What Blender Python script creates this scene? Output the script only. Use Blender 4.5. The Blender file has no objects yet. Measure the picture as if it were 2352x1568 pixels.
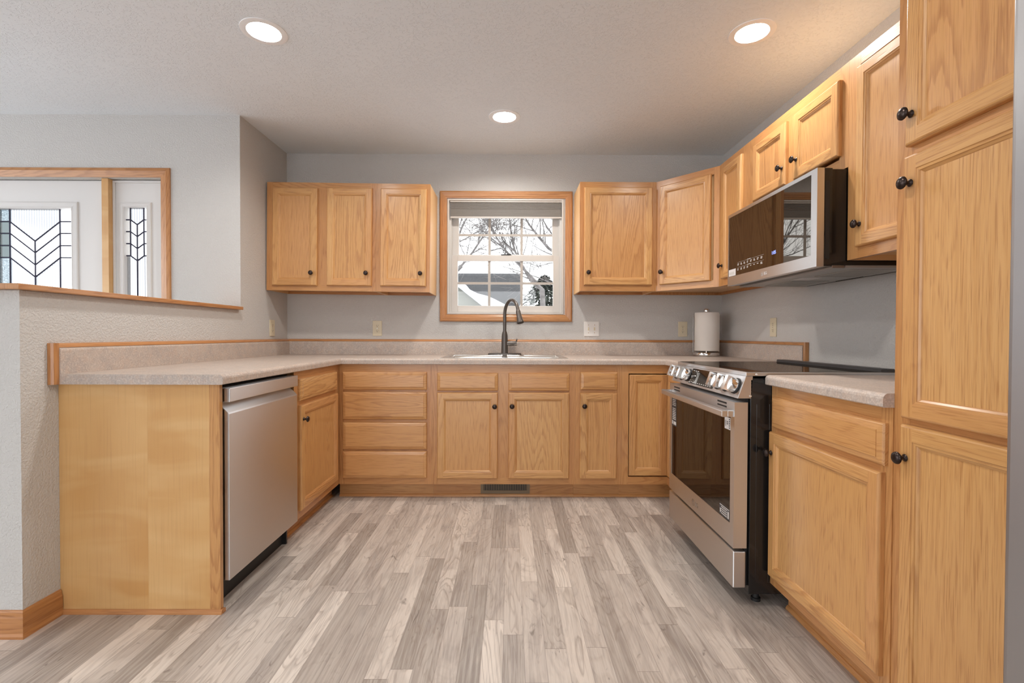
import bpy, bmesh, math, random
from mathutils import Vector, Matrix
random.seed(11)
PI = math.pi
C = bpy.context.scene.collection
SC = bpy.context.scene

# ------------------------------------------------------------------ camera
f_px, pitch, yaw, roll, DIST, EYE = 1106.7, 0.01376, 0.00399, 0.00308, 3.7072, 1.0664
cam = bpy.data.cameras.new('camera')
cam.sensor_width = 36.0
cam.lens = 36.0 * f_px / 2352.0
cam.clip_start = 0.02
cam.clip_end = 300
camo = bpy.data.objects.new('camera', cam)
C.objects.link(camo)
fwd = Vector((math.sin(yaw) * math.cos(pitch), math.cos(yaw) * math.cos(pitch), -math.sin(pitch)))
rgt0 = Vector((math.cos(yaw), -math.sin(yaw), 0))
up0 = rgt0.cross(fwd)
rgt = rgt0 * math.cos(roll) + up0 * math.sin(roll)
up = -rgt0 * math.sin(roll) + up0 * math.cos(roll)
m = Matrix.Identity(4)
for i in range(3):
    m[i][0], m[i][1], m[i][2] = rgt[i], up[i], -fwd[i]
m[0][3], m[1][3], m[2][3] = 0.0, -DIST, EYE
camo.matrix_world = m
SC.camera = camo

# ------------------------------------------------------------------ light, exposure
SC.view_settings.view_transform = 'Standard'
SC.view_settings.look = 'None'
SC.view_settings.gamma = 1.0
SC.view_settings.use_curve_mapping = False
SC.view_settings.exposure = 0.27
LAMP = 212.0                      # radiance of the recessed lamps
LAMP_COL = (1.0, 0.955, 0.90)
SKY_COL, SKY = (0.965, 0.98, 1.0), 3.45
w = bpy.data.worlds.new('overcast_sky')
SC.world = w
w.use_nodes = True
bg = w.node_tree.nodes['Background']
bg.inputs[0].default_value = (*SKY_COL, 1)
bg.inputs[1].default_value = SKY
SC.cycles.use_denoising = True
SC.cycles.adaptive_threshold = 0.015
SC.cycles.max_bounces = 7
SC.cycles.diffuse_bounces = 5
SC.cycles.glossy_bounces = 4
SC.cycles.transparent_max_bounces = 12
SC.cycles.sample_clamp_indirect = 6.0
SC.cycles.caustics_reflective = False
SC.cycles.caustics_refractive = False

# ------------------------------------------------------------------ materials
class NT:
    def __init__(s, name):
        s.m = bpy.data.materials.new(name)
        s.m.use_nodes = True
        s.t = s.m.node_tree
        s.t.nodes.clear()
        s.out = s.t.nodes.new('ShaderNodeOutputMaterial')
    def n(s, typ, **kw):
        nd = s.t.nodes.new('ShaderNode' + typ)
        for k, v in kw.items():
            setattr(nd, k, v)
        return nd
    def set(s, sock, v):
        if isinstance(v, bpy.types.NodeSocket):
            s.t.links.new(v, sock)
        elif v is not None:
            if sock.type == 'RGBA' and len(v) == 3:
                v = (*v, 1)
            sock.default_value = v
    def math(s, op, a, b=None, c=None, clamp=False):
        nd = s.n('Math', operation=op, use_clamp=clamp)
        s.set(nd.inputs[0], a); s.set(nd.inputs[1], b) if b is not None else None
        if c is not None: s.set(nd.inputs[2], c)
        return nd.outputs[0]
    def mix(s, fac, a, b, mode='MIX'):
        nd = s.n('Mix', data_type='RGBA', blend_type=mode)
        s.set(nd.inputs[0], fac); s.set(nd.inputs[6], a); s.set(nd.inputs[7], b)
        return nd.outputs[2]
    def ramp(s, fac, stops, interp='LINEAR'):
        nd = s.n('ValToRGB')
        nd.color_ramp.interpolation = interp
        e = nd.color_ramp.elements
        while len(e) < len(stops): e.new(0.5)
        for i, (p, c) in enumerate(stops):
            e[i].position = p
            e[i].color = (c, c, c, 1) if isinstance(c, (int, float)) else (*c, 1)
        s.set(nd.inputs[0], fac)
        return nd.outputs[0]
    def mapping(s, vec, scale=(1, 1, 1), loc=(0, 0, 0)):
        nd = s.n('Mapping')
        s.set(nd.inputs[0], vec); nd.inputs['Scale'].default_value = scale; nd.inputs['Location'].default_value = loc
        return nd.outputs[0]
    def noise(s, vec, scale=1.0, detail=2.0, rough=0.5, dist=0.0, dim='3D'):
        nd = s.n('TexNoise', noise_dimensions=dim)
        s.set(nd.inputs['Vector'], vec)
        nd.inputs['Scale'].default_value = scale; nd.inputs['Detail'].default_value = detail
        nd.inputs['Roughness'].default_value = rough; nd.inputs['Distortion'].default_value = dist
        return nd.outputs[0]
    def xyz(s, vec):
        nd = s.n('SeparateXYZ'); s.set(nd.inputs[0], vec); return nd.outputs
    def comb(s, x, y, z=0.0):
        nd = s.n('CombineXYZ'); s.set(nd.inputs[0], x); s.set(nd.inputs[1], y); s.set(nd.inputs[2], z); return nd.outputs[0]
    def bump(s, h, strength=0.3, dist=0.002):
        nd = s.n('Bump'); nd.inputs['Strength'].default_value = strength; nd.inputs['Distance'].default_value = dist
        s.set(nd.inputs['Height'], h); return nd.outputs[0]
    def bsdf(s, **kw):
        nd = s.n('BsdfPrincipled')
        for k, v in kw.items():
            s.set(nd.inputs[k.replace('_', ' ')], v)
        s.t.links.new(nd.outputs[0], s.out.inputs[0])
        return nd
    def obj(s):
        return s.n('TexCoord').outputs['Object']
    def uv(s):
        return s.n('UVMap').outputs[0]

def simple(name, col, rough=0.5, metal=0.0, **kw):
    t = NT(name)
    d = dict(Base_Color=col, Roughness=rough, Metallic=metal)
    d.update(kw)
    t.bsdf(**d)
    return t.m

def oak(name, light, mid, dark, red, rough=0.33):
    t = NT(name)
    uv = t.uv()
    # every board carries its own uv offset, so this slow field gives each board one tone and one figure strength
    bt = t.noise(t.mapping(uv, (0.31, 0.31, 1), (11, 5, 0)), 1.0, 0.0, 0.5, 0, '2D')
    bt2 = t.noise(t.mapping(uv, (0.27, 0.27, 1), (3, 47, 0)), 1.0, 0.0, 0.5, 0, '2D')
    # growth-ring contours: a smooth field stretched along the grain, cut into lines
    fld = t.noise(t.mapping(uv, (5.2, 0.50, 1)), 1.0, 1.0, 0.45, 0.15, '2D')
    wob = t.noise(t.mapping(uv, (75, 7.0, 1)), 1.0, 2.0, 0.6, 0, '2D')
    fl2 = t.math('ADD', fld, t.math('MULTIPLY', wob, 0.030))
    ph = t.math('FRACT', t.math('MULTIPLY', fl2, 24.0))
    rings = t.ramp(ph, [(0.0, 0.05), (0.50, 0.10), (0.84, 0.95), (0.92, 0.8), (1.0, 0.05)])
    streak = t.noise(t.mapping(uv, (130, 2.6, 1)), 1.0, 3.0, 0.65, 0, '2D')
    pores = t.noise(t.mapping(uv, (300, 8.0, 1)), 1.0, 2.0, 0.6, 0, '2D')
    pm = t.ramp(pores, [(0.50, 0.0), (0.64, 1.0)])
    tone = t.noise(t.mapping(uv, (0.9, 0.35, 1)), 1.0, 1.0, 0.5, 0, '2D')
    c = t.mix(t.ramp(tone, [(0.3, 0.0), (0.7, 1.0)]), light, mid)
    c = t.mix(t.math('MULTIPLY', t.ramp(bt2, [(0.42, 0.0), (0.66, 1.0)]), 0.75), c, red)
    c = t.mix(t.math('MULTIPLY', t.ramp(streak, [(0.40, 0.0), (0.68, 1.0)]), 0.70), c, mid)
    rv = t.ramp(bt, [(0.40, 0.10), (0.62, 0.52)])
    c = t.mix(t.math('MULTIPLY', rings, rv), c, dark)
    pr = t.math('MULTIPLY', pm, t.math('ADD', 0.26, t.math('MULTIPLY', rings, 0.34)))
    c = t.mix(pr, c, dark)
    h = t.math('SUBTRACT', 1.0, t.math('MULTIPLY', pm, t.math('ADD', 0.3, rings)))
    t.bsdf(Base_Color=c, Roughness=rough, Normal=t.bump(h, 0.15, 0.0006), Coat_Weight=0.25, Coat_Roughness=0.18)
    return t.m

M = {}
M['oak'] = oak('oak_veneer', (0.685, 0.402, 0.165), (0.585, 0.308, 0.109), (0.345, 0.138, 0.042), (0.60, 0.300, 0.118))
M['oak_frame'] = oak('oak_frame', (0.600, 0.322, 0.124), (0.515, 0.248, 0.087), (0.33, 0.128, 0.038), (0.54, 0.255, 0.095))
M['oak_red'] = oak('oak_trim', (0.58, 0.295, 0.118), (0.50, 0.228, 0.080), (0.29, 0.105, 0.03), (0.50, 0.220, 0.078))
M['maple'] = None
def maple():
    t = NT('maple_veneer')
    uv = t.uv()
    curl = t.noise(t.mapping(uv, (2.2, 9.0, 1)), 1.0, 2.0, 0.5, 0.6, '2D')
    blot = t.noise(t.mapping(uv, (1.6, 1.1, 1)), 1.0, 3.0, 0.55, 0.4, '2D')
    fine = t.noise(t.mapping(uv, (160, 4, 1)), 1.0, 2.0, 0.5, 0, '2D')
    c = t.mix(t.ramp(blot, [(0.3, 0.0), (0.7, 1.0)]), (0.69, 0.42, 0.175), (0.58, 0.305, 0.10))
    c = t.mix(t.math('MULTIPLY', t.ramp(curl, [(0.4, 0.0), (0.72, 1.0)]), 0.45), c, (0.77, 0.52, 0.25))
    c = t.mix(t.math('MULTIPLY', t.ramp(fine, [(0.5, 0.0), (0.8, 1.0)]), 0.25), c, (0.46, 0.235, 0.085))
    t.bsdf(Base_Color=c, Roughness=0.36, Coat_Weight=0.2, Coat_Roughness=0.2)
    return t.m
M['maple'] = maple()
M['maple_pale'] = simple('maple_side', (0.68, 0.42, 0.20), 0.4)

def wall_mat(name, col, kind):
    t = NT(name)
    o = t.obj()
    if kind == 'wall':
        a = t.noise(o, 125, 2.5, 0.55, 0.3)
        h = t.ramp(a, [(0.38, 0.0), (0.62, 1.0)])
        nrm = t.bump(h, 0.58, 0.0024)
    else:
        a = t.noise(o, 66, 3.0, 0.6, 0.8)
        b = t.noise(o, 6, 1.0, 0.5, 0)
        h = t.ramp(t.math('ADD', a, t.math('MULTIPLY', t.math('SUBTRACT', b, 0.5), 0.25)), [(0.40, 0.0), (0.475, 1.0)])
        h = t.math('ADD', h, t.math('MULTIPLY', t.noise(o, 180, 2, 0.5), 0.18))
        nrm = t.bump(h, 0.50, 0.0030)
    t.bsdf(Base_Color=col, Roughness=0.85, Normal=nrm, Specular_IOR_Level=0.25)
    return t.m
M['wall'] = wall_mat('wall_paint', (0.60, 0.588, 0.57), 'wall')
M['ceiling'] = wall_mat('ceiling_paint', (0.80, 0.84, 0.875), 'ceiling')

def floor_mat():
    t = NT('vinyl_planks')
    o = t.obj()
    x, y, z = t.xyz(o)
    W = 0.0714
    xs = t.math('ADD', t.math('DIVIDE', x, W), 100.2945)
    col = t.math('FLOOR', xs); fx = t.math('FRACT', xs)
    wn = t.n('TexWhiteNoise', noise_dimensions='1D'); t.set(wn.inputs['W'], col)
    r1 = wn.outputs[0]
    ys = t.math('ADD', t.math('DIVIDE', y, t.math('ADD', 0.58, t.math('MULTIPLY', r1, 0.36))), t.math('MULTIPLY', r1, 37.7))
    row = t.math('FLOOR', ys); fy = t.math('FRACT', ys)
    w2 = t.n('TexWhiteNoise', noise_dimensions='2D'); t.set(w2.inputs['Vector'], t.comb(col, row))
    cr = w2.outputs[0]; cc = t.xyz(w2.outputs[1])
    off = t.comb(t.math('MULTIPLY', cc[0], 61.0), t.math('MULTIPLY', cc[1], 83.0), t.math('MULTIPLY', cc[2], 47.0))
    va = t.n('VectorMath', operation='ADD'); t.set(va.inputs[0], o); t.set(va.inputs[1], off)
    p = va.outputs[0]
    fld = t.noise(t.mapping(p, (8.5, 1.5, 1)), 1.0, 2.5, 0.5, 0.9)
    ph = t.math('FRACT', t.math('MULTIPLY', fld, 13.0))
    rings = t.ramp(ph, [(0.0, 0.0), (0.55, 0.1), (0.85, 1.0), (1.0, 0.0)])
    st = t.noise(t.mapping(p, (150, 4.5, 1)), 1.0, 3.0, 0.6)
    patch = t.noise(t.mapping(p, (12, 2.4, 1)), 1.0, 4.0, 0.65, 1.0)
    knot = t.noise(t.mapping(p, (24, 9.0, 1)), 1.0, 2.5, 0.6, 1.4)
    base = t.ramp(cr, [(0.0, (0.32, 0.275, 0.24)), (0.25, (0.43, 0.38, 0.34)), (0.60, (0.54, 0.485, 0.44)), (0.84, (0.66, 0.60, 0.545)), (1.0, (0.78, 0.72, 0.66))])
    warm = t.mix(t.math('MULTIPLY', cc[0], 0.22), base, (0.60, 0.47, 0.37))
    c = t.mix(t.math('MULTIPLY', t.ramp(patch, [(0.47, 0.0), (0.68, 1.0)]), 0.55), warm, (0.235, 0.20, 0.185))
    c = t.mix(t.math('MULTIPLY', rings, t.math('ADD', 0.14, t.math('MULTIPLY', cc[1], 0.40))), c, (0.22, 0.17, 0.135))
    c = t.mix(t.math('MULTIPLY', t.ramp(st, [(0.42, 0.0), (0.75, 1.0)]), 0.40), c, (0.74, 0.69, 0.63))
    c = t.mix(t.math('MULTIPLY', t.ramp(st, [(0.25, 1.0), (0.45, 0.0)]), 0.35), c, (0.27, 0.225, 0.20))
    c = t.mix(t.math('MULTIPLY', t.ramp(knot, [(0.66, 0.0), (0.76, 1.0)]), 0.65), c, (0.12, 0.095, 0.08))
    ex = t.math('ABSOLUTE', t.math('SUBTRACT', fx, 0.5)); ey = t.math('ABSOLUTE', t.math('SUBTRACT', fy, 0.5))
    j = t.math('MAXIMUM', t.math('GREATER_THAN', ex, 0.487), t.math('GREATER_THAN', ey, 0.498))
    c = t.mix(t.math('MULTIPLY', j, 0.38), c, (0.12, 0.095, 0.08))
    rg = t.math('ADD', 0.33, t.math('MULTIPLY', st, 0.16))
    t.bsdf(Base_Color=c, Roughness=rg, Normal=t.bump(t.math('SUBTRACT', st, t.math('MULTIPLY', j, 0.6)), 0.10, 0.0008))
    return t.m
M['floor'] = floor_mat()

def laminate():
    t = NT('laminate')
    o = t.obj()
    a = t.noise(o, 20, 3, 0.6, 0.5); b = t.noise(o, 150, 2.5, 0.65, 0.2); d = t.noise(o, 330, 2, 0.6); e = t.noise(t.mapping(o, (1, 1, 1), (7, 3, 1)), 48, 3, 0.6, 0.3)
    c = t.mix(t.ramp(a, [(0.35, 0.0), (0.65, 1.0)]), (0.425, 0.362, 0.325), (0.525, 0.442, 0.385))
    c = t.mix(t.math('MULTIPLY', t.ramp(e, [(0.45, 0.0), (0.68, 1.0)]), 0.55), c, (0.54, 0.395, 0.305))
    c = t.mix(t.math('MULTIPLY', t.ramp(b, [(0.50, 0.0), (0.66, 1.0)]), 0.55), c, (0.70, 0.62, 0.555))
    c = t.mix(t.math('MULTIPLY', t.ramp(b, [(0.30, 1.0), (0.45, 0.0)]), 0.40), c, (0.30, 0.262, 0.242))
    c = t.mix(t.math('MULTIPLY', t.ramp(d, [(0.55, 0.0), (0.72, 1.0)]), 0.5), c, (0.66, 0.60, 0.53))
    t.bsdf(Base_Color=c, Roughness=0.42, Normal=t.bump(b, 0.05, 0.0005))
    return t.m
M['laminate'] = laminate()

def steel(name, col=(0.62, 0.60, 0.58), rough=0.27, axis='x', aniso=0.75):
    t = NT(name)
    o = t.obj()
    sc = {'x': (2, 400, 400), 'y': (400, 2, 400), 'z': (400, 400, 2)}[axis]
    n1 = t.noise(t.mapping(o, sc), 1.0, 3, 0.6)
    c = t.mix(t.math('MULTIPLY', n1, 0.10), col, tuple(k * 0.8 for k in col))
    vt = t.n('VectorTransform', vector_type='VECTOR', convert_from='OBJECT', convert_to='WORLD')
    vt.inputs[0].default_value = {'x': (1, 0, 0), 'y': (0, 1, 0), 'z': (0, 0, 1)}[axis]
    t.bsdf(Base_Color=c, Metallic=1.0, Roughness=rough, Anisotropic=aniso, Anisotropic_Rotation=0.25, Tangent=vt.outputs[0])
    return t.m
M['steel'] = steel('stainless_steel', (0.72, 0.73, 0.745), 0.36, 'x', 1.0)
M['steel_dark'] = steel('dark_stainless', (0.36, 0.33, 0.31), 0.3, 'x')
M['steel_sink'] = simple('sink_steel', (0.68, 0.66, 0.63), 0.22, 1.0)
M['chrome'] = simple('chrome', (0.78, 0.77, 0.76), 0.12, 1.0)
M['black'] = simple('black_enamel', (0.012, 0.011, 0.011), 0.14)
M['black_matte'] = simple('black_plastic', (0.014, 0.014, 0.015), 0.55)
M['bronze'] = simple('oil_rubbed_bronze', (0.045, 0.032, 0.028), 0.30, 0.85)
M['faucet'] = simple('gunmetal', (0.13, 0.115, 0.105), 0.36, 0.8)
M['white_vinyl'] = simple('white_vinyl', (0.64, 0.61, 0.575), 0.45)
M['grille'] = simple('grille_backlit_shade', (0.47, 0.435, 0.40), 0.5)  # window bars: their backlit shade is put into this darker tan
M['white_paint'] = simple('white_paint', (0.72, 0.71, 0.70), 0.5)
M['white_trim'] = simple('white_metal', (0.88, 0.88, 0.88), 0.4)
M['ivory'] = simple('ivory_plastic', (0.72, 0.64, 0.47), 0.4)
M['white_plate'] = simple('white_plastic', (0.80, 0.78, 0.75), 0.4)
M['slot'] = simple('slot_dark', (0.03, 0.025, 0.02), 0.6)
M['paper'] = simple('paper', (0.86, 0.82, 0.77), 0.9)
M['lead'] = simple('lead_came', (0.025, 0.025, 0.055), 0.5, 0.2)
M['sticker'] = simple('sticker', (0.74, 0.72, 0.72), 0.5)
M['print'] = simple('print_ink', (0.05, 0.05, 0.055), 0.6)
M['print_light'] = simple('light_print', (0.62, 0.60, 0.58), 0.6)
M['vent_brown'] = simple('brown_metal', (0.20, 0.145, 0.09), 0.45, 0.3)
M['fridge'] = steel('gray_fridge_steel', (0.40, 0.40, 0.41), 0.42, 'z', 0.5)
M['vent_bar'] = simple('gunmetal_trim', (0.095, 0.095, 0.10), 0.35, 0.6)
M['filter'] = simple('aluminium_filter', (0.50, 0.49, 0.47), 0.45, 0.7)
M['mw_under'] = simple('gray_steel_sheet', (0.42, 0.41, 0.39), 0.42, 0.7)

def mirror_glass(name, base, refl):
    t = NT(name)
    d = t.n('BsdfDiffuse'); d.inputs[0].default_value = (*base, 1)
    g = t.n('BsdfGlossy'); g.inputs[0].default_value = (1, 0.93, 0.85, 1); g.inputs['Roughness'].default_value = 0.015
    fr = t.n('LayerWeight'); fr.inputs[0].default_value = 0.35
    fac = t.math('ADD', refl, t.math('MULTIPLY', fr.outputs['Fresnel'], 0.22), clamp=True)
    mx = t.n('MixShader'); t.set(mx.inputs[0], fac)
    t.t.links.new(d.outputs[0], mx.inputs[1]); t.t.links.new(g.outputs[0], mx.inputs[2])
    t.t.links.new(mx.outputs[0], t.out.inputs[0])
    return t.m
M['black_glass'] = mirror_glass('black_glass', (0.007, 0.005, 0.004), 0.11)
M['mw_glass'] = mirror_glass('tinted_mirror_glass', (0.007, 0.004, 0.003), 0.12)
M['cooktop'] = mirror_glass('ceramic_glass', (0.014, 0.013, 0.013), 0.20)

def pane_glass(name, tint=(1, 1, 1), refl=0.05, rough=0.0, bump=None):
    t = NT(name)
    tr = t.n('BsdfTransparent'); tr.inputs[0].default_value = (*tint, 1)
    g = t.n('BsdfGlossy'); g.inputs['Roughness'].default_value = 0.02
    mx = t.n('MixShader'); mx.inputs[0].default_value = refl
    t.t.links.new(tr.outputs[0], mx.inputs[1]); t.t.links.new(g.outputs[0], mx.inputs[2])
    t.t.links.new(mx.outputs[0], t.out.inputs[0])
    return t.m
M['glass'] = pane_glass('window_glass', (0.97, 0.98, 0.98), 0.04)
def textured_glass(name, kind):
    t = NT(name)
    o = t.obj(); x, y, z = t.xyz(o)
    if kind == 'reed':
        s = t.math('ABSOLUTE', t.math('SUBTRACT', t.math('FRACT', t.math('MULTIPLY', x, 62.0)), 0.5))
        c = t.ramp(s, [(0.0, (0.37, 0.385, 0.41)), (0.12, (0.47, 0.48, 0.495)), (0.5, (0.70, 0.71, 0.72))])
    else:
        n1 = t.noise(o, 130, 2, 0.6)
        c = t.ramp(n1, [(0.35, (0.25, 0.29, 0.315)), (0.6, (0.43, 0.47, 0.49)), (0.75, (0.68, 0.70, 0.72))])
    tr = t.n('BsdfTransparent'); t.set(tr.inputs[0], c)
    g = t.n('BsdfGlossy'); g.inputs['Roughness'].default_value = 0.1
    mx = t.n('MixShader'); mx.inputs[0].default_value = 0.05
    t.t.links.new(tr.outputs[0], mx.inputs[1]); t.t.links.new(g.outputs[0], mx.inputs[2])
    t.t.links.new(mx.outputs[0], t.out.inputs[0])
    return t.m
M['reed'] = textured_glass('reeded_glass', 'reed')
M['pebble'] = textured_glass('pebbled_glass', 'pebble')
M['bevel_glass'] = pane_glass('bevelled_glass', (0.21, 0.25, 0.255), 0.06)

def emit(name, col, s):
    t = NT(name)
    e = t.n('Emission'); e.inputs[0].default_value = (*col, 1); e.inputs[1].default_value = s
    t.t.links.new(e.outputs[0], t.out.inputs[0])
    return t.m
def lamp_mat():
    # a downlight lens: brightest straight below, weaker towards the sides
    t = NT('lamp_lens')
    g = t.n('NewGeometry')
    d = t.n('VectorMath', operation='DOT_PRODUCT')
    t.set(d.inputs[0], g.outputs['Normal']); t.set(d.inputs[1], g.outputs['Incoming'])
    # the baffle ring cuts the flattest rays
    c = t.ramp(t.math('ABSOLUTE', d.outputs['Value']), [(0.22, 0.12), (0.44, 1.0)])
    e = t.n('Emission'); e.inputs[0].default_value = (*LAMP_COL, 1)
    t.set(e.inputs[1], t.math('MULTIPLY', c, LAMP))
    t.t.links.new(e.outputs[0], t.out.inputs[0])
    return t.m
M['lamp'] = lamp_mat()
M['blue_led'] = emit('blue_digits', (0.25, 0.32, 1.0), 2.2)

def shade_mat():
    t = NT('woven_shade')
    o = t.obj(); x, y, z = t.xyz(o)
    n1 = t.noise(t.mapping(o, (6, 6, 420)), 1.0, 2, 0.6)
    n2 = t.noise(t.mapping(o, (260, 260, 260)), 1.0, 2, 0.6)
    c = t.mix(n1, (0.105, 0.10, 0.093), (0.24, 0.228, 0.21))
    c = t.mix(t.math('MULTIPLY', n2, 0.3), c, (0.42, 0.39, 0.36))
    t.bsdf(Base_Color=c, Roughness=0.9)
    return t.m
M['shade'] = shade_mat()

def noisy(name, a, b, scale, rough=0.9, lo=0.4, hi=0.6, stretch=(1, 1, 1)):
    t = NT(name)
    n1 = t.noise(t.mapping(t.obj(), stretch), scale, 3, 0.6)
    t.bsdf(Base_Color=t.mix(t.ramp(n1, [(lo, 0.0), (hi, 1.0)]), a, b), Roughness=rough)
    return t.m
M['snow'] = noisy('snow', (0.80, 0.82, 0.86), (0.90, 0.91, 0.93), 1.5)
M['shingle'] = noisy('asphalt_shingles', (0.012, 0.013, 0.015), (0.055, 0.054, 0.057), 30, 0.95, 0.35, 0.65, (1, 1, 2.2))
M['siding'] = noisy('vinyl_siding', (0.135, 0.135, 0.115), (0.20, 0.198, 0.17), 3, 0.7, 0.3, 0.7, (0.3, 1, 9))
M['bark'] = noisy('bark', (0.075, 0.066, 0.062), (0.15, 0.135, 0.13), 9)
M['needles'] = noisy('evergreen_needles', (0.012, 0.020, 0.015), (0.055, 0.062, 0.045), 4)
M['brush'] = noisy('dry_brush', (0.075, 0.055, 0.04), (0.15, 0.12, 0.095), 6)
M['rake'] = simple('white_fascia', (0.42, 0.43, 0.45), 0.6)

# ------------------------------------------------------------------ mesh builder
class MB:
    def __init__(s):
        s.v, s.f, s.uv = [], [], []
    def quad(s, pts, uvs=None):
        b = len(s.v)
        s.v += [tuple(p) for p in pts]
        s.f.append(tuple(range(b, b + len(pts))))
        s.uv.append(uvs or [(p[0] + p[1], p[2]) for p in pts])
    def face(s, idx, uvs=None):
        s.f.append(tuple(idx))
        s.uv.append(uvs or [(s.v[i][0] + s.v[i][1], s.v[i][2]) for i in idx])
    def box(s, x0, x1, y0, y1, z0, z1, grain='z', off=None, xf=None):
        ox, oy = off or (random.uniform(0, 50), random.uniform(0, 50))
        b = len(s.v)
        P = [(x, y, z) for z in (z0, z1) for y in (y0, y1) for x in (x0, x1)]
        s.v += [tuple(xf(*p)) if xf else p for p in P]
        ga = 'xyz'.index(grain)
        for idx, n in (((0, 1, 5, 4), 1), ((2, 6, 7, 3), 1), ((0, 4, 6, 2), 0), ((1, 3, 7, 5), 0), ((4, 5, 7, 6), 2), ((0, 2, 3, 1), 2)):
            axes = [a for a in (0, 1, 2) if a != n]
            va = ga if ga in axes else axes[1]
            ua = axes[0] if axes[1] == va else axes[1]
            s.f.append(tuple(b + i for i in idx))
            s.uv.append([(P[i][ua] + ox, P[i][va] + oy) for i in idx])
    def lathe(s, prof, seg=24, xf=None, cx=0, cy=0, cap0=True, cap1=True):
        xf = xf or (lambda x, y, z: (x, y, z))
        b = len(s.v)
        for r, z in prof:
            for k in range(seg):
                a = 2 * PI * k / seg
                s.v.append(tuple(xf(cx + r * math.cos(a), cy + r * math.sin(a), z)))
        for i in range(len(prof) - 1):
            for k in range(seg):
                k2 = (k + 1) % seg
                s.face((b + i * seg + k, b + i * seg + k2, b + (i + 1) * seg + k2, b + (i + 1) * seg + k))
        if cap0: s.face([b + k for k in reversed(range(seg))])
        if cap1: s.face([b + (len(prof) - 1) * seg + k for k in range(seg)])
    def tube(s, pts, rad, seg=12, caps=True):
        pts = [Vector(p) for p in pts]
        if not isinstance(rad, (list, tuple)): rad = [rad] * len(pts)
        b = len(s.v)
        t0 = (pts[1] - pts[0]).normalized()
        ref = Vector((0, 0, 1)) if abs(t0.z) < 0.9 else Vector((1, 0, 0))
        nrm = t0.cross(ref).normalized()
        for i, p in enumerate(pts):
            t = (pts[min(i + 1, len(pts) - 1)] - pts[max(i - 1, 0)]).normalized()
            nrm = (nrm - t * nrm.dot(t)).normalized()
            bn = t.cross(nrm)
            for k in range(seg):
                a = 2 * PI * k / seg
                s.v.append(tuple(p + (nrm * math.cos(a) + bn * math.sin(a)) * rad[i]))
        for i in range(len(pts) - 1):
            for k in range(seg):
                k2 = (k + 1) % seg
                s.face((b + i * seg + k, b + (i + 1) * seg + k, b + (i + 1) * seg + k2, b + i * seg + k2))
        if caps:
            s.face([b + k for k in range(seg)]); s.face([b + (len(pts) - 1) * seg + k for k in reversed(range(seg))])
    def prism(s, poly, place, a0, a1, off=None):
        """extrude polygon (p,q) along axis; place(p,q,a)->xyz; uv across=perimeter, along=a"""
        ox, oy = off or (random.uniform(0, 50), random.uniform(0, 50))
        n = len(poly); b = len(s.v)
        for a in (a0, a1):
            s.v += [tuple(place(p, q, a)) for p, q in poly]
        acc = 0
        for i in range(n):
            j = (i + 1) % n
            d = math.hypot(poly[j][0] - poly[i][0], poly[j][1] - poly[i][1])
            s.f.append((b + i, b + j, b + n + j, b + n + i))
            s.uv.append([(ox + acc, oy + a0), (ox + acc + d, oy + a0), (ox + acc + d, oy + a1), (ox + acc, oy + a1)])
            acc += d
        for base, rev in ((b, True), (b + n, False)):
            idx = list(range(n)); idx = idx[::-1] if rev else idx
            s.f.append(tuple(base + i for i in idx))
            s.uv.append([(poly[i][0] + ox, poly[i][1] + oy) for i in idx])
    def build(s, name, mat, parent=None, smooth=None, bevel=0.0, seg=2, fix=False, merge=False):
        me = bpy.data.meshes.new(name)
        me.from_pydata(s.v, [], s.f)
        ul = me.uv_layers.new(name='UVMap')
        k = 0
        for fu in s.uv:
            for u in fu:
                ul.data[k].uv = u
                k += 1
        if fix or merge:
            bm = bmesh.new(); bm.from_mesh(me)
            if merge: bmesh.ops.remove_doubles(bm, verts=bm.verts, dist=1e-5)
            bmesh.ops.recalc_face_normals(bm, faces=bm.faces)
            bm.to_mesh(me); bm.free()
        me.materials.append(M[mat] if isinstance(mat, str) else mat)
        if smooth is not None:
            me.shade_smooth()
            me.set_sharp_from_angle(angle=math.radians(smooth))
        me.update()
        o = bpy.data.objects.new(name, me)
        C.objects.link(o)
        if parent is not None: o.parent = parent
        if bevel:
            md = o.modifiers.new('Bevel', 'BEVEL'); md.width = bevel; md.segments = seg; md.limit_method = 'ANGLE'; md.angle_limit = math.radians(40)
        return o

def thing(name, label, cat, loc=(0, 0, 0), rz=0.0, group=None):
    o = bpy.data.objects.new(name, None)
    o.empty_display_size = 0.05
    C.objects.link(o)
    o.location = loc; o.rotation_euler = (0, 0, rz)
    o['label'] = label; o['category'] = cat
    if group: o['group'] = group
    return o
def tag(o, label, cat, group=None, kind=None):
    o['label'] = label; o['category'] = cat
    if group: o['group'] = group
    if kind: o['kind'] = kind
    return o
def struct(o, label, cat):
    return tag(o, label, cat, None, 'structure')
def copy_tree(o, parent=None):
    c = o.copy(); C.objects.link(c)
    if parent is not None: c.parent = parent
    for ch in [x for x in C.objects if x.parent == o]:
        copy_tree(ch, c)
    return c

def frame_boxes(mb, x0, x1, z0, z1, y0, y1, w, mitre=False):
    """rectangular frame of four boards"""
    mb.box(x0, x0 + w, y0, y1, z0, z1, 'z'); mb.box(x1 - w, x1, y0, y1, z0, z1, 'z')
    mb.box(x0 + w, x1 - w, y0, y1, z0, z0 + w, 'x'); mb.box(x0 + w, x1 - w, y0, y1, z1 - w, z1, 'x')

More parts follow.
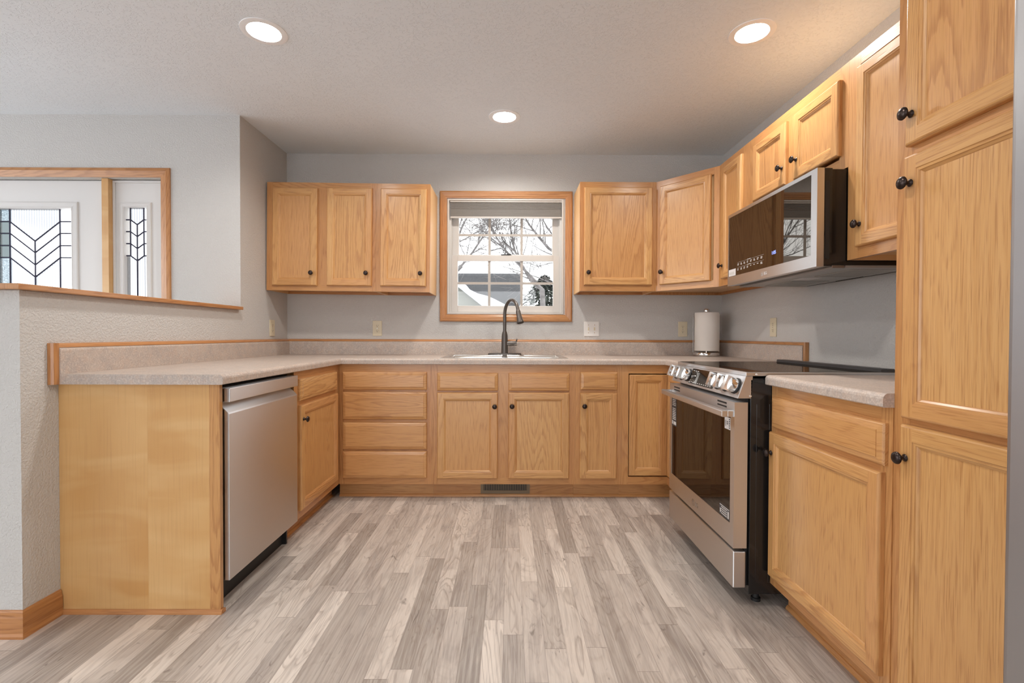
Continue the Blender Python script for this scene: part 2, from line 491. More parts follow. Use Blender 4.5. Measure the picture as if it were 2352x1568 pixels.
def rings(mb, X0, X1, Z0, Z1, prof, alongx=False, offs=None):
    """concentric mitred rings: prof = [(inset, y)]"""
    offs = offs or [(random.uniform(0, 50), random.uniform(0, 50)) for _ in range(4)]
    for (i0, y0), (i1, y1) in zip(prof, prof[1:]):
        d = abs(y1 - y0)
        a = [(X0 + i0, Z0 + i0), (X1 - i0, Z0 + i0), (X1 - i0, Z1 - i0), (X0 + i0, Z1 - i0)]
        b = [(X0 + i1, Z0 + i1), (X1 - i1, Z0 + i1), (X1 - i1, Z1 - i1), (X0 + i1, Z1 - i1)]
        for k in range(4):
            p, q, r, t = a[k], a[(k + 1) % 4], b[(k + 1) % 4], b[k]
            ox, oy = offs[k]
            hor = (k % 2 == 0) or alongx
            def u(pt, dd): return (pt[1] + dd + ox, pt[0] + oy) if hor else (pt[0] + dd + ox, pt[1] + oy)
            mb.quad([(p[0], y0, p[1]), (q[0], y0, q[1]), (r[0], y1, r[1]), (t[0], y1, t[1])], [u(p, 0), u(q, 0), u(r, d), u(t, d)])
    return offs

def door_mesh(W, H, mat='oak'):
    mb = MB()
    R = lambda: (random.uniform(0, 50), random.uniform(0, 50))
    offs = [R(), R(), R(), R()]   # bottom, right, top, left
    rings(mb, 0, W, 0, H, [(0, 0), (0, -0.0115), (0.0012, -0.0145), (0.0035, -0.0175), (0.0065, -0.019)], False, offs)
    s, e = 0.039, 0.0065
    y = -0.019
    for (x0, x1, z0, z1, k) in ((e, s, e, H - e, 3), (W - s, W - e, e, H - e, 1)):
        ox, oy = offs[k]
        mb.quad([(x0, y, z0), (x1, y, z0), (x1, y, z1), (x0, y, z1)], [(x0 + ox, z0 + oy), (x1 + ox, z0 + oy), (x1 + ox, z1 + oy), (x0 + ox, z1 + oy)])
    for (z0, z1, k) in ((e, s, 0), (H - s, H - e, 2)):
        ox, oy = offs[k]
        mb.quad([(s, y, z0), (W - s, y, z0), (W - s, y, z1), (s, y, z1)], [(z0 + ox, s + oy), (z0 + ox, W - s + oy), (z1 + ox, W - s + oy), (z1 + ox, s + oy)])
    rings(mb, 0, W, 0, H, [(s, -0.019), (s + 0.0012, -0.0168), (s + 0.0075, -0.0160), (s + 0.0088, -0.0135), (s + 0.0135, -0.0105), (s + 0.0155, -0.0085)], False, offs)
    i = s + 0.0155
    ox, oy = R()
    mb.quad([(i, -0.0085, i), (W - i, -0.0085, i), (W - i, -0.0085, H - i), (i, -0.0085, H - i)], [(i + ox, i + oy), (W - i + ox, i + oy), (W - i + ox, H - i + oy), (i + ox, H - i + oy)])
    mb.quad([(0, 0, 0), (0, 0, H), (W, 0, H), (W, 0, 0)])
    return mb

def drawer_mesh(W, H):
    mb = MB()
    off = (random.uniform(0, 50), random.uniform(0, 50))
    rings(mb, 0, W, 0, H, [(0, 0), (0, -0.0085), (0.0025, -0.0120), (0.0045, -0.0135), (0.020, -0.0168), (0.0205, -0.0190)], True, [off] * 4)
    i = 0.0205
    mb.quad([(i, -0.019, i), (W - i, -0.019, i), (W - i, -0.019, H - i), (i, -0.019, H - i)], [(i + off[0], i + off[1]), (i + off[0], W - i + off[1]), (H - i + off[0], W - i + off[1]), (H - i + off[0], i + off[1])])
    mb.quad([(0, 0, 0), (0, 0, H), (W, 0, H), (W, 0, 0)])
    return mb

KP = [(0.0085, 0.0), (0.0095, 0.0015), (0.0080, 0.0035), (0.0052, 0.006), (0.0050, 0.012), (0.0072, 0.016), (0.0135, 0.0185), (0.0158, 0.0212), (0.0152, 0.0245), (0.0115, 0.0278), (0.006, 0.0295), (0.0015, 0.030)]
def knob(parent, x, z, y=-0.019):
    mb = MB()
    mb.lathe(KP, 20, lambda a, b, c: (x + a, y - c, z + b))
    o = mb.build('knob', 'bronze', parent, 50, fix=True)
    return o

def front(root, kind, x0, x1, z0, z1, kn=None):
    mb = door_mesh(x1 - x0, z1 - z0) if kind == 'door' else drawer_mesh(x1 - x0, z1 - z0)
    o = mb.build(kind, 'oak', root)
    o.location = (x0, -0.0005, z0)
    if kn: knob(o, kn[0] - x0, kn[1] - z0)
    return o

def face_frame(root, W, z0, z1, stiles, rails):
    """stiles [(x0,x1)], rails [(z0,z1,x0,x1)], or stiles (x0,x1,za,zb)"""
    mb = MB()
    for s in stiles:
        za, zb = (s[2], s[3]) if len(s) > 2 else (z0, z1)
        mb.box(s[0], s[1], 0, 0.019, za, zb, 'z')
    for (a, b, x0, x1) in rails:
        mb.box(x0, x1, 0.0002, 0.019, a, b, 'x')
    return mb.build('face_frame', 'oak_frame', root)

def carcass(root, W, z0, z1, depth, mat='maple_pale', bottom=0.02, gap=0.0005, toe=None, back=True):
    mb = MB()
    t = 0.012
    y0 = 0.0192
    mb.box(gap, t, y0, depth, z0, z1); mb.box(W - t, W - gap, y0, depth, z0, z1)
    mb.box(t, W - t, y0, depth, z0 + bottom, z0 + bottom + t); mb.box(t, W - t, y0, depth, z1 - t, z1 - 0.0005)
    if back: mb.box(t, W - t, depth - 0.006, depth, z0 + bottom + t, z1 - t)
    return mb.build('carcass', mat, root)

def nailer(root, W, z0, depth):
    mb = MB(); mb.box(0.0125, W - 0.0125, depth - 0.02, depth - 0.001, z0 + 0.0005, z0 + 0.0195, 'x')
    return mb.build('hanging_rail', 'oak_red', root)

def toe(root, x0, x1, y, z1=0.101, round_=True):
    mb = MB(); mb.box(x0, x1, y, y + 0.012, 0.0, z1, 'x')
    if round_:
        poly = [(0, 0), (-0.011, 0), (-0.0105, 0.005), (-0.008, 0.010), (-0.004, 0.0145), (0, 0.016)]
        mb.prism(poly, lambda p, q, a: (a, y + p, q), x0, x1)
    return mb.build('toe_kick', 'oak_frame', root)

XL, XR, H = -1.710, 1.629, 2.446

# ------------------------------------------------------------------ setting
mb = MB(); mb.box(-5.7, 1.75, -7.6, 0.15, -0.1, 0.0)
struct(mb.build('floor', 'floor'), 'gray-beige wood-look plank floor', 'floor')
mb = MB(); mb.box(-5.7, -1.83, -7.6, -0.49, H, H + 0.1); mb.box(-1.83, 1.75, -7.6, 0.15, H, H + 0.1)
struct(mb.build('ceiling', 'ceiling'), 'white textured ceiling', 'ceiling')
# back wall with the window opening
WX0, WX1, WZ0, WZ1 = -0.483, 0.408, 1.225, 2.106
mb = MB()
mb.box(XL - 0.12, WX0, 0, 0.15, 0, H); mb.box(WX1, XR + 0.12, 0, 0.15, 0, H)
mb.box(WX0, WX1, 0, 0.15, 0, WZ0); mb.box(WX0, WX1, 0, 0.15, WZ1, H)
struct(mb.build('wall_back', 'wall'), 'off-white textured wall behind the sink', 'wall')
mb = MB(); mb.box(XL - 0.12, XL, -0.641, 0, 0, H)
struct(mb.build('wall_left', 'wall'), 'off-white textured wall left of the sink run', 'wall')
mb = MB(); mb.box(XR, XR + 0.12, -7.6, 0, 0, H)
struct(mb.build('wall_right', 'wall'), 'off-white textured wall behind the range', 'wall')
mb = MB(); mb.box(XL - 0.115, XL, -2.02, -0.6412, 0, 1.217)
struct(mb.build('wall_partition', 'wall'), 'textured half wall beside the entry', 'wall')
# front entry wall with the door opening
EX0, EX1, EZ = -3.60, -2.205, 2.052
mb = MB()
mb.box(-5.7, EX0, -0.641, -0.49, 0, H); mb.box(EX1, XL - 0.1201, -0.641, -0.49, 0, H); mb.box(EX0, EX1, -0.641, -0.49, EZ, H)
struct(mb.build('wall_entry', 'wall'), 'off-white textured entry wall around the front door', 'wall')
# rest of the house behind the photographer, with unglazed openings sized to let in fill daylight
mb = MB()
mb.box(-5.7, -3.0, -7.72, -7.6, 0, H); mb.box(0.6, 1.75, -7.72, -7.6, 0, H); mb.box(-3.0, 0.6, -7.72, -7.6, 2.1, H)
struct(mb.build('wall_rear', 'wall'), 'rear wall with wide opening added to let in daylight', 'wall')
mb = MB()
mb.box(-5.82, -5.7, -7.6, -5.6, 0, H); mb.box(-5.82, -5.7, -0.7, -0.49, 0, H); mb.box(-5.82, -5.7, -5.6, -0.7, 2.38, H); mb.box(-5.82, -5.7, -5.6, -0.7, 0, 0.1)
struct(mb.build('wall_living', 'wall'), 'living room wall with wide opening sized to let in daylight', 'wall')
mb = MB(); mb.box(-70, 70, -60, 80, -0.5, -0.4)
struct(mb.build('ground', 'snow'), 'snowy ground outside', 'ground')

# cap of the half wall
mb = MB()
mb.box(XL - 0.145, XL + 0.030, -2.052, -0.662, 1.218, 1.238, 'y')
struct(mb.build('trim_1', 'oak_red', bevel=0.003), 'oak cap board along the top of the half wall', 'trim')

def baseboard(name, pts, label):
    """profile swept along a plan polyline; wall lies left of travel... offset outward given"""
    prof = [(0.0, 0.0), (0.017, 0.0), (0.0165, 0.008), (0.012, 0.016), (0.0115, 0.019), (0.0115, 0.070), (0.009, 0.076), (0.0075, 0.088), (0.004, 0.094), (0.0, 0.095)]
    mb = MB()
    dirs = []
    for i in range(len(pts) - 1):
        d = Vector(pts[i + 1]) - Vector(pts[i]); dirs.append(d.normalized())
    def offp(i, o):
        ns = []
        if i > 0: ns.append(Vector((dirs[i - 1].y, -dirs[i - 1].x)))
        if i < len(pts) - 1: ns.append(Vector((dirs[i].y, -dirs[i].x)))
        if len(ns) == 1: return Vector(pts[i]) + ns[0] * o
        b = (ns[0] + ns[1]).normalized()
        return Vector(pts[i]) + b * (o / b.dot(ns[0]))
    for i in range(len(pts) - 1):
        off = (random.uniform(0, 50), random.uniform(0, 50)); acc = 0
        L = (Vector(pts[i + 1]) - Vector(pts[i])).length
        for (o0, z0), (o1, z1) in zip(prof, prof[1:]):
            d = math.hypot(o1 - o0, z1 - z0)
            a, b, c, e = offp(i, o0), offp(i + 1, o0), offp(i + 1, o1), offp(i, o1)
            mb.quad([(a.x, a.y, z0), (b.x, b.y, z0), (c.x, c.y, z1), (e.x, e.y, z1)], [(off[0] + acc, off[1]), (off[0] + acc, off[1] + L), (off[0] + acc + d, off[1] + L), (off[0] + acc + d, off[1])])
            acc += d
    for i in (0, len(pts) - 1):
        mb.quad([(offp(i, o).x, offp(i, o).y, z) for o, z in prof])
    return struct(mb.build(name, 'oak_red'), label, 'baseboard')
baseboard('baseboard_left', [(XL - 0.115, -2.02), (XL, -2.02), (XL, -1.881)], 'oak baseboard around the end of the half wall')

# ------------------------------------------------------------------ kitchen window
def picture_casing(mb, x0, x1, z0, z1, wd, yw, prof=None):
    """mitred casing around an opening, standing off a wall at y=yw toward -y"""
    prof = prof or [(0, 0), (0, -0.011), (0.003, -0.014), (0.012, -0.016), (0.020, -0.0145), (0.022, -0.0155), (0.040, -0.0125), (0.044, -0.010), (wd, -0.008), (wd, 0.0)]
    rings(mb, x0, x1, z0, z1, [(i, yw + y) for i, y in prof])

mb = MB(); picture_casing(mb, WX0 - 0.056, WX1 + 0.066, WZ0 - 0.057, WZ1 + 0.058, 0.054, 0.0)
struct(mb.build('trim_2', 'oak_red'), 'oak picture-frame casing around the kitchen window', 'trim')
win = thing('window_1', 'white double-hung kitchen window over the sink', 'window', (0, 0, 0)); win['kind'] = 'structure'
mb = MB()
x0, x1, z0, z1 = WX0, WX1, WZ0, WZ1
for a in ((x0, x0 + 0.014, -0.006, 0.115, z0, z1), (x1 - 0.014, x1, -0.006, 0.115, z0, z1), (x0 + 0.014, x1 - 0.014, -0.006, 0.115, z0, z0 + 0.016), (x0 + 0.014, x1 - 0.014, -0.006, 0.115, z1 - 0.012, z1)):
    mb.box(*a)
# inner stops
for a in ((x0 + 0.014, -0.449, 0.099, 0.115, z0 + 0.016, z1 - 0.012), (0.374, x1 - 0.014, 0.099, 0.115, z0 + 0.016, z1 - 0.012), (x0 + 0.014, x1 - 0.014, 0.099, 0.115, z1 - 0.030, z1 - 0.012), (x0 + 0.014, -0.450, 0.061, 0.0675, z0 + 0.016, z1 - 0.012), (0.375, x1 - 0.014, 0.061, 0.0675, z0 + 0.016, z1 - 0.012)):
    mb.box(*a)
mb.box(x0 + 0.014, x0 + 0.028, 0.020, 0.028, z0 + 0.016, z1 - 0.012); mb.box(x1 - 0.028, x1 - 0.014, 0.020, 0.028, z0 + 0.016, z1 - 0.012)
mb.build('window_frame', 'white_vinyl', win, bevel=0.001)
SX0, SX1 = -0.456, 0.381
def sash(name, za, zb, y0, stile, top, bot, mx, mz):
    mb = MB()
    mb.box(SX0, SX0 + stile, y0, y0 + 0.03, za, zb); mb.box(SX1 - stile, SX1, y0, y0 + 0.03, za, zb)
    mb.box(SX0 + stile, SX1 - stile, y0, y0 + 0.03, za, za + bot); mb.box(SX0 + stile, SX1 - stile, y0, y0 + 0.03, zb - top, zb)
    s = mb.build(name, 'white_vinyl', win, bevel=0.0015)
    g = MB(); g.box(SX0 + stile, SX1 - stile, y0 + 0.0175, y0 + 0.0195, za + bot, zb - top)
    g.build('pane', 'glass', s)
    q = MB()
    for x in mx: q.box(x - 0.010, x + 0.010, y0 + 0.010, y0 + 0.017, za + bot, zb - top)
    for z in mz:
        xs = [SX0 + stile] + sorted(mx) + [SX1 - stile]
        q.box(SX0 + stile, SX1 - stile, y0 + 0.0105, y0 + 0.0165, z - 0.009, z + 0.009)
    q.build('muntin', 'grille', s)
    return s
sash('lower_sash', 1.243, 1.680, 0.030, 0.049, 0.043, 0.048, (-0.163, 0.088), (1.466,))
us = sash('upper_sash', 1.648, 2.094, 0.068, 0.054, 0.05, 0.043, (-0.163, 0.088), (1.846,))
lk = MB()
lk.lathe([(0.034, 0), (0.034, 0.006), (0.028, 0.011)], 20, lambda a, b, c: (-0.038 + a, 0.048 + b * 0.4, 1.680 + c))
lk.box(-0.03, 0.008, 0.036, 0.048, 1.684, 1.693)
lk.build('sash_lock', 'black_matte', win, 40)
t_ = thing('window_shade', 'gray woven cellular shade pulled up at the top of the kitchen window', 'shade', (0, 0, 1.96))
mb = MB(); mb.box(-0.464, 0.396, 0.001, 0.026, 0.122, 0.1335); mb.build('head_rail', 'white_vinyl', t_, bevel=0.002)
mb = MB()
zs = 0.0125
for k in range(7):          # stacked cells
    hh = 0.0085 if k else 0.055
    zt = zs + hh
    poly = [(0.003, zs), (0.003 - 0.0, zt), (0.022, zt), (0.022, zs)]
    mid = (zs + zt) / 2
    if k: poly = [(0.004, zs), (0.0015, mid), (0.004, zt), (0.021, zt), (0.0235, mid), (0.021, zs)]
    mb.prism(poly, lambda p, q, a: (a, p, q), -0.458, 0.390)
    zs = zt
mb.build('fabric', 'shade', t_)
mb = MB(); mb.box(-0.462, 0.394, 0.000, 0.025, 0.002, 0.0123); mb.build('bottom_rail', 'white_vinyl', t_, bevel=0.002)

# ------------------------------------------------------------------ front door and side light
mb = MB()
for a in ((EX1, EX1 + 0.0, 0, 0),): pass
# casing: right stile and head, mitred
cw = 0.058
prof = [(0, 0), (0, -0.010), (0.004, -0.013), (0.020, -0.017), (0.026, -0.0155), (0.040, -0.013), (0.050, -0.010), (cw, -0.008), (cw, 0.0)]
rings(mb, EX0 - cw, EX1 + cw, -0.3, EZ + cw, [(i, -0.641 + y) for i, y in prof])
mb.v = [(x, y, max(z, 0.0)) for x, y, z in mb.v]
struct(mb.build('trim_3', 'oak_red'), 'oak casing around the front door', 'trim')
mb = MB(); mb.box(-2.591, -2.549, -0.632, -0.50, 0.0, EZ - 0.002, 'z'); mb.box(EX1 - 0.006, EX1 - 0.0005, -0.632, -0.50, 0, EZ - 0.002, 'z')
struct(mb.build('trim_4', 'maple'), 'wood post between the front door and its side light', 'trim')
def lite(root, cx, half, zb, zt, y, sidew, chev, rise, side_lines, tint_left):
    """leaded glass: two uprights, a centre line, chevrons and side bars"""
    L = MB()
    r = 0.0044
    def bar(a, b, rr=r):
        L.tube([(a[0], y - 0.006, a[1]), (b[0], y - 0.006, b[1])], rr, 6)
    xl, xr = cx - sidew, cx + sidew
    for x in (xl, xr): bar((x, zb if tint_left else chev[-1] + rise), (x, zt))
    bar((cx, zb), (cx, chev[0]))
    for zc in chev:
        bar((xl, zc + rise), (cx, zc)); bar((cx, zc), (xr, zc + rise))
    for z in side_lines:
        bar((cx - half, z), (xl, z)); bar((xr, z), (cx + half, z))
    L.build('lead_came', 'lead', root)
    def pane(nm, mat, poly):
        mb = MB(); mb.prism(poly, lambda p, q, a: (p, a, q), y - 0.002, y + 0.002); return mb.build(nm, mat, root)
    zl0, zl1 = min(side_lines), max(side_lines)
    top = chev[0]; bot = chev[-1]
    pane('glass_pane', 'reed', [(xl, top + rise), (cx, top), (xr, top + rise), (xr, zt), (xl, zt)])
    pane('glass_pane', 'reed', [(xl, zb), (xr, zb), (xr, bot + rise), (cx, bot), (xl, bot + rise)])
    pane('glass_pane', 'glass', [(xl, bot + rise), (cx, bot), (xr, bot + rise), (xr, top + rise), (cx, top), (xl, top + rise)])
    pane('glass_pane', 'pebble' if tint_left else 'glass', [(cx - half, zl1), (xl, zl1), (xl, zt), (cx - half, zt)])
    pane('glass_pane', 'pebble' if tint_left else 'reed', [(cx - half, zb), (xl, zb), (xl, zl0), (cx - half, zl0)])
    pane('glass_pane', 'bevel_glass' if tint_left else 'glass', [(cx - half, zl0), (xl, zl0), (xl, zl1), (cx - half, zl1)])
    pane('glass_pane', 'glass', [(xr, zl0), (cx + half, zl0), (cx + half, zl1), (xr, zl1)])
    pane('glass_pane', 'glass', [(xr, zl1), (cx + half, zl1), (cx + half, zt), (xr, zt)])
    pane('glass_pane', 'glass' if tint_left else 'reed', [(xr, zb), (cx + half, zb), (cx + half, zl0), (xr, zl0)])
def slab(root, x0, x1, z0, z1, hx0, hx1, hz0, hz1, y0, y1, fr):
    mb = MB()
    mb.box(x0, hx0, y0, y1, z0, z1); mb.box(hx1, x1, y0, y1, z0, z1); mb.box(hx0, hx1, y0, y1, z0, hz0); mb.box(hx0, hx1, y0, y1, hz1, z1)
    mb.build('door_slab', 'white_paint', root)
    f = MB()
    rings(f, hx0 - fr, hx1 + fr, hz0 - fr, hz1 + fr, [(0, y0), (0.001, y0 - 0.008), (0.007, y0 - 0.011), (0.010, y0 - 0.008), (fr - 0.012, y0 - 0.010), (fr - 0.006, y0 - 0.012), (fr, y0 - 0.008), (fr + 0.004, y0 + 0.02)])
    f.build('lite_frame', 'white_paint', root)
fd = thing('door_1', 'white front door with leaded glass chevrons', 'door', (0, 0, 0)); fd['kind'] = 'structure'
slab(fd, -3.597, -2.600, 0.01, EZ - 0.006, -3.311, -2.815, 0.45, 1.868, -0.591, -0.546, 0.042)
lite(fd, -3.063, 0.248, 0.45, 1.868, -0.575, 0.161, (1.660, 1.586, 1.508, 1.430), 0.125, (1.786, 1.710, 1.632, 1.555), True)
sl = thing('window_2', 'white side light with leaded glass chevrons beside the front door', 'window', (0, 0, 0)); sl['kind'] = 'structure'
slab(sl, -2.548, EX1 - 0.0065, 0.01, EZ - 0.006, -2.478, -2.334, 0.45, 1.878, -0.591, -0.546, 0.030)
lite(sl, -2.406, 0.072, 0.45, 1.878, -0.575, 0.043, (1.768, 1.692, 1.615, 1.537), 0.032, (1.800, 1.724, 1.647, 1.569), False)
mb = MB(); frame_boxes(mb, -2.548, EX1 - 0.0065, 0.01, EZ - 0.006, -0.600, -0.5915, 0.014); mb.build('stop_frame', 'white_paint', sl, bevel=0.001)

# ------------------------------------------------------------------ cabinets: back run
BF, LF, RF = -0.6075, -1.101, 1.0185         # face planes
BZ0, BZ1 = 0.102, 0.8755
def wx(root_x, *xs): return [x - root_x for x in xs]

# drawer base
X0, X1 = -1.1005, -0.503
r_ = thing('base_cabinet', 'oak base cabinet with a stack of four plain drawers, left of the sink doors', 'cabinet', (X0, BF, 0))
W = X1 - X0
carcass(r_, W, BZ0, BZ1, 0.58)
face_frame(r_, W, BZ0, BZ1, [(0, 0.040), (W - 0.044, W)], [(BZ1 - 0.062, BZ1, 0.040, W - 0.044), (0.694, 0.715, 0.040, W - 0.044), (0.497, 0.525, 0.040, W - 0.044), (0.312, 0.334, 0.040, W - 0.044), (BZ0, 0.148, 0.040, W - 0.044)])
for za, zb in ((0.711, 0.825), (0.521, 0.696), (0.329, 0.501), (0.143, 0.316)):
    front(r_, 'drawer', -1.073 - X0, -0.534 - X0, za, zb)
toe(r_, -0.02, W, 0.0725)
# sink base
X0, X1 = -0.5025, 0.4205
r_ = thing('base_cabinet', 'wide oak base cabinet with two doors under the kitchen sink', 'cabinet', (X0, BF, 0))
W = X1 - X0
carcass(r_, W, BZ0, 0.70, 0.58, bottom=0.015)
face_frame(r_, W, BZ0, BZ1, [(0, 0.040), (0.414, 0.505, BZ0 + 0.045, BZ1 - 0.062), (W - 0.040, W)], [(BZ1 - 0.062, BZ1, 0.040, W - 0.040), (0.690, 0.712, 0.040, 0.414), (0.690, 0.712, 0.505, W - 0.040), (BZ0, 0.147, 0.040, W - 0.040)])
front(r_, 'drawer', -0.467 - X0, -0.077 - X0, 0.707, 0.821); front(r_, 'drawer', -0.009 - X0, 0.383 - X0, 0.707, 0.821)
front(r_, 'door', -0.467 - X0, -0.0775 - X0, 0.141, 0.695, (-0.097 - X0, 0.608)); front(r_, 'door', -0.010 - X0, 0.382 - X0, 0.141, 0.696, (0.014 - X0, 0.610))
toe(r_, 0, W, 0.0725)
# narrow base
X0, X1 = 0.421, 0.7205
r_ = thing('base_cabinet', 'narrow oak base cabinet with one drawer and one door, right of the sink doors', 'cabinet', (X0, BF, 0))
W = X1 - X0
carcass(r_, W, BZ0, BZ1, 0.58)
face_frame(r_, W, BZ0, BZ1, [(0, 0.042), (W - 0.042, W)], [(BZ1 - 0.062, BZ1, 0.042, W - 0.042), (0.692, 0.718, 0.042, W - 0.042), (BZ0, 0.147, 0.042, W - 0.042)])
front(r_, 'drawer', 0.453 - X0, 0.691 - X0, 0.715, 0.828); front(r_, 'door', 0.450 - X0, 0.689 - X0, 0.142, 0.695, (0.477 - X0, 0.612))
toe(r_, 0, W, 0.0725)
# corner base with folding door
X0 = 0.721
r_ = thing('corner_cabinet', 'oak corner base cabinet with a folding two-panel door beside the range', 'cabinet', (X0, BF, 0))
W = RF - X0
mb = MB()
mb.box(0, 0.044, 0, 0.019, BZ0, BZ1, 'z'); mb.box(0.044, W + 0.019, 0.0002, 0.019, BZ1 - 0.056, BZ1, 'x'); mb.box(0.044, W + 0.019, 0.0002, 0.019, BZ0, 0.152, 'x')
# wing on the range side (faces -x)
yw = -0.4665
mb.box(W, W + 0.019, yw, 0.0, BZ1 - 0.056, BZ1, 'y'); mb.box(W, W + 0.019, yw, 0.0, BZ0, 0.152, 'y'); mb.box(W, W + 0.019, yw, yw + 0.16, 0.152, BZ1 - 0.056, 'z')
mb.build('face_frame', 'oak_frame', r_)
mb = MB()
mb.box(0.001, 0.013, 0.0195, 0.58, BZ0, BZ1); mb.box(0.013, W + 0.55, 0.0195, 0.58, BZ0 + 0.015, BZ0 + 0.027); mb.box(W + 0.0195, W + 0.55, yw + 0.002, yw + 0.014, BZ0, BZ1); mb.box(W + 0.0195, W + 0.55, yw + 0.014, 0.0195, BZ0 + 0.015, BZ0 + 0.027)
mb.build('carcass', 'maple_pale', r_)
d = door_mesh(W - 0.0485 - 0.002, 0.655).build('door', 'oak', r_); d.location = (0.0485, 0.012, 0.158)
d = door_mesh(0.285, 0.655).build('door', 'oak', r_); d.location = (W + 0.012, -0.004, 0.158); d.rotation_euler = (0, 0, -PI / 2)
mb = MB(); mb.box(0, W + 0.085, 0.0725, 0.0845, 0, 0.101, 'x'); mb.box(W + 0.073, W + 0.085, yw, 0.0725, 0, 0.101, 'y')
poly = [(0, 0), (-0.011, 0), (-0.0105, 0.005), (-0.008, 0.010), (-0.004, 0.0145), (0, 0.016)]
mb.prism(poly, lambda p, q, a: (a, 0.0725 + p, q), 0, W + 0.073)
mb.build('toe_kick', 'oak_frame', r_)
# toe-kick vent
t_ = thing('floor_register', 'brown slotted heating register in the toe kick under the sink', 'vent', (-0.029, BF + 0.0725, 0.0))
mb = MB()
mb.box(-0.162, -0.142, -0.006, -0.0005, 0.019, 0.101); mb.box(0.142, 0.162, -0.006, -0.0005, 0.019, 0.101)
mb.box(-0.142, 0.142, -0.006, -0.0005, 0.019, 0.040); mb.box(-0.142, 0.142, -0.006, -0.0005, 0.094, 0.101)
for k in range(25):
    x = -0.142 + 0.284 * (k + 0.5) / 25
    mb.box(x - 0.0022, x + 0.0022, -0.005, -0.001, 0.040, 0.094)
mb.build('grille', 'vent_brown', t_)
mb = MB(); mb.box(-0.142, 0.142, -0.0009, -0.0003, 0.040, 0.094); mb.build('duct_opening', 'black_matte', t_)

# ------------------------------------------------------------------ left run
YP = -1.8785
t_ = thing('end_panel', 'tall maple end panel closing the near end of the left counter run', 'panel', (XL, YP, 0))
mb = MB()
for (a, b) in ((0.0005, 0.335), (0.3352, 0.569)): mb.box(a, b, 0, 0.018, 0.0175, 0.8755, 'z')
mb.build('veneer_panel', 'maple', t_)
mb = MB(); mb.box(0.5695, 0.609, -0.001, 0.018, 0.0175, 0.8755, 'z'); mb.build('edge_strip', 'oak', t_)
mb = MB(); mb.prism([(0, 0), (-0.009, 0), (-0.0085, 0.005), (-0.006, 0.011), (0, 0.016)], lambda p, q, a: (a, p, q), 0.002, 0.616)
mb.box(0.0, 0.608, 0, 0.018, 0, 0.017, 'x'); mb.box(0.6095, 0.618, 0.0, 0.018, 0, 0.014, 'y'); mb.build('shoe_moulding', 'oak_red', t_)
Y0 = -1.252
r_ = thing('base_cabinet', 'oak base cabinet with one drawer and one door, next to the dishwasher', 'cabinet', (LF, Y0, 0), PI / 2)
W = BF - Y0 - 0.0005
mb = MB(); mb.box(0.0005, 0.012, 0.0195, 0.595, BZ0, BZ1); mb.box(0.012, W + 0.58, 0.0195, 0.595, BZ0 + 0.015, BZ0 + 0.027)
mb.build('carcass', 'maple_pale', r_)
face_frame(r_, W, BZ0, BZ1, [(0, 0.052), (W - 0.058, W)], [(BZ1 - 0.062, BZ1, 0.052, W - 0.058), (0.690, 0.722, 0.052, W - 0.058), (BZ0, 0.147, 0.052, W - 0.058)])
front(r_, 'drawer', -1.205 - Y0, -0.672 - Y0, 0.719, 0.832); front(r_, 'door', -1.205 - Y0, -0.668 - Y0, 0.145, 0.696, (-1.182 - Y0, 0.622))
mb = MB(); mb.box(0, W + 0.0725, 0.0725, 0.0845, 0, 0.101, 'x')
mb.prism(poly, lambda p, q, a: (a, 0.0725 + p, q), 0, W + 0.06); mb.build('toe_kick', 'oak_frame', r_)

# dishwasher
r_ = thing('dishwasher', 'stainless steel dishwasher with a pocket handle under the left counter', 'dishwasher', (-1.080, -1.8575, 0), PI / 2)
W = 0.600
mb = MB(); mb.box(0.004, W - 0.004, 0.050, 0.60, 0.10, 0.862); mb.build('tub', 'black_matte', r_)
mb = MB()   # door: chamfered top edge
prof = [(0.0, 0.115), (0.0, 0.758), (0.003, 0.764), (0.040, 0.800), (0.049, 0.800), (0.049, 0.115)]
mb.prism(prof, lambda p, q, a: (a, p, q), 0.003, W - 0.003); mb.build('door', 'steel', r_, bevel=0.0012)
mb = MB(); mb.box(0.003, W - 0.003, -0.004, 0.045, 0.804, 0.858); mb.build('control_strip', 'steel', r_, bevel=0.0025)
mb = MB(); mb.box(0.003, W - 0.003, 0.040, 0.0495, 0.8002, 0.8038); mb.build('seal', 'black_matte', r_)
mb = MB(); mb.box(0.0, W, 0.075, 0.085, 0.0, 0.112); mb.box(0.0, 0.012, 0.03, 0.075, 0.0, 0.112); mb.box(W - 0.012, W, 0.055, 0.075, 0.0, 0.112); mb.build('toe_panel', 'black_matte', r_)

# ------------------------------------------------------------------ right run base and pantry
Y0 = -1.842
r_ = thing('base_cabinet', 'oak base cabinet with one drawer and one wide door, between range and pantry', 'cabinet', (RF, Y0, 0), -PI / 2)
W = 0.5915
carcass(r_, W, BZ0, BZ1, 0.60)
face_frame(r_, W, BZ0, BZ1, [(0, 0.040), (W - 0.040, W)], [(BZ1 - 0.062, BZ1, 0.040, W - 0.040), (0.688, 0.722, 0.040, W - 0.040), (BZ0, 0.147, 0.040, W - 0.040)])
front(r_, 'drawer', 0.022, W - 0.0145, 0.716, 0.832); front(r_, 'door', 0.012, W - 0.022, 0.140, 0.697, (0.034, 0.619))
toe(r_, 0, W, 0.0725)
Y0 = -2.434
r_ = thing('pantry_cabinet', 'tall oak pantry cabinet with three stacked doors at the right edge', 'cabinet', (RF + 0.003, Y0, 0), -PI / 2)
W = 0.455
PT = 2.135
carcass(r_, W, BZ0, PT, 0.60)
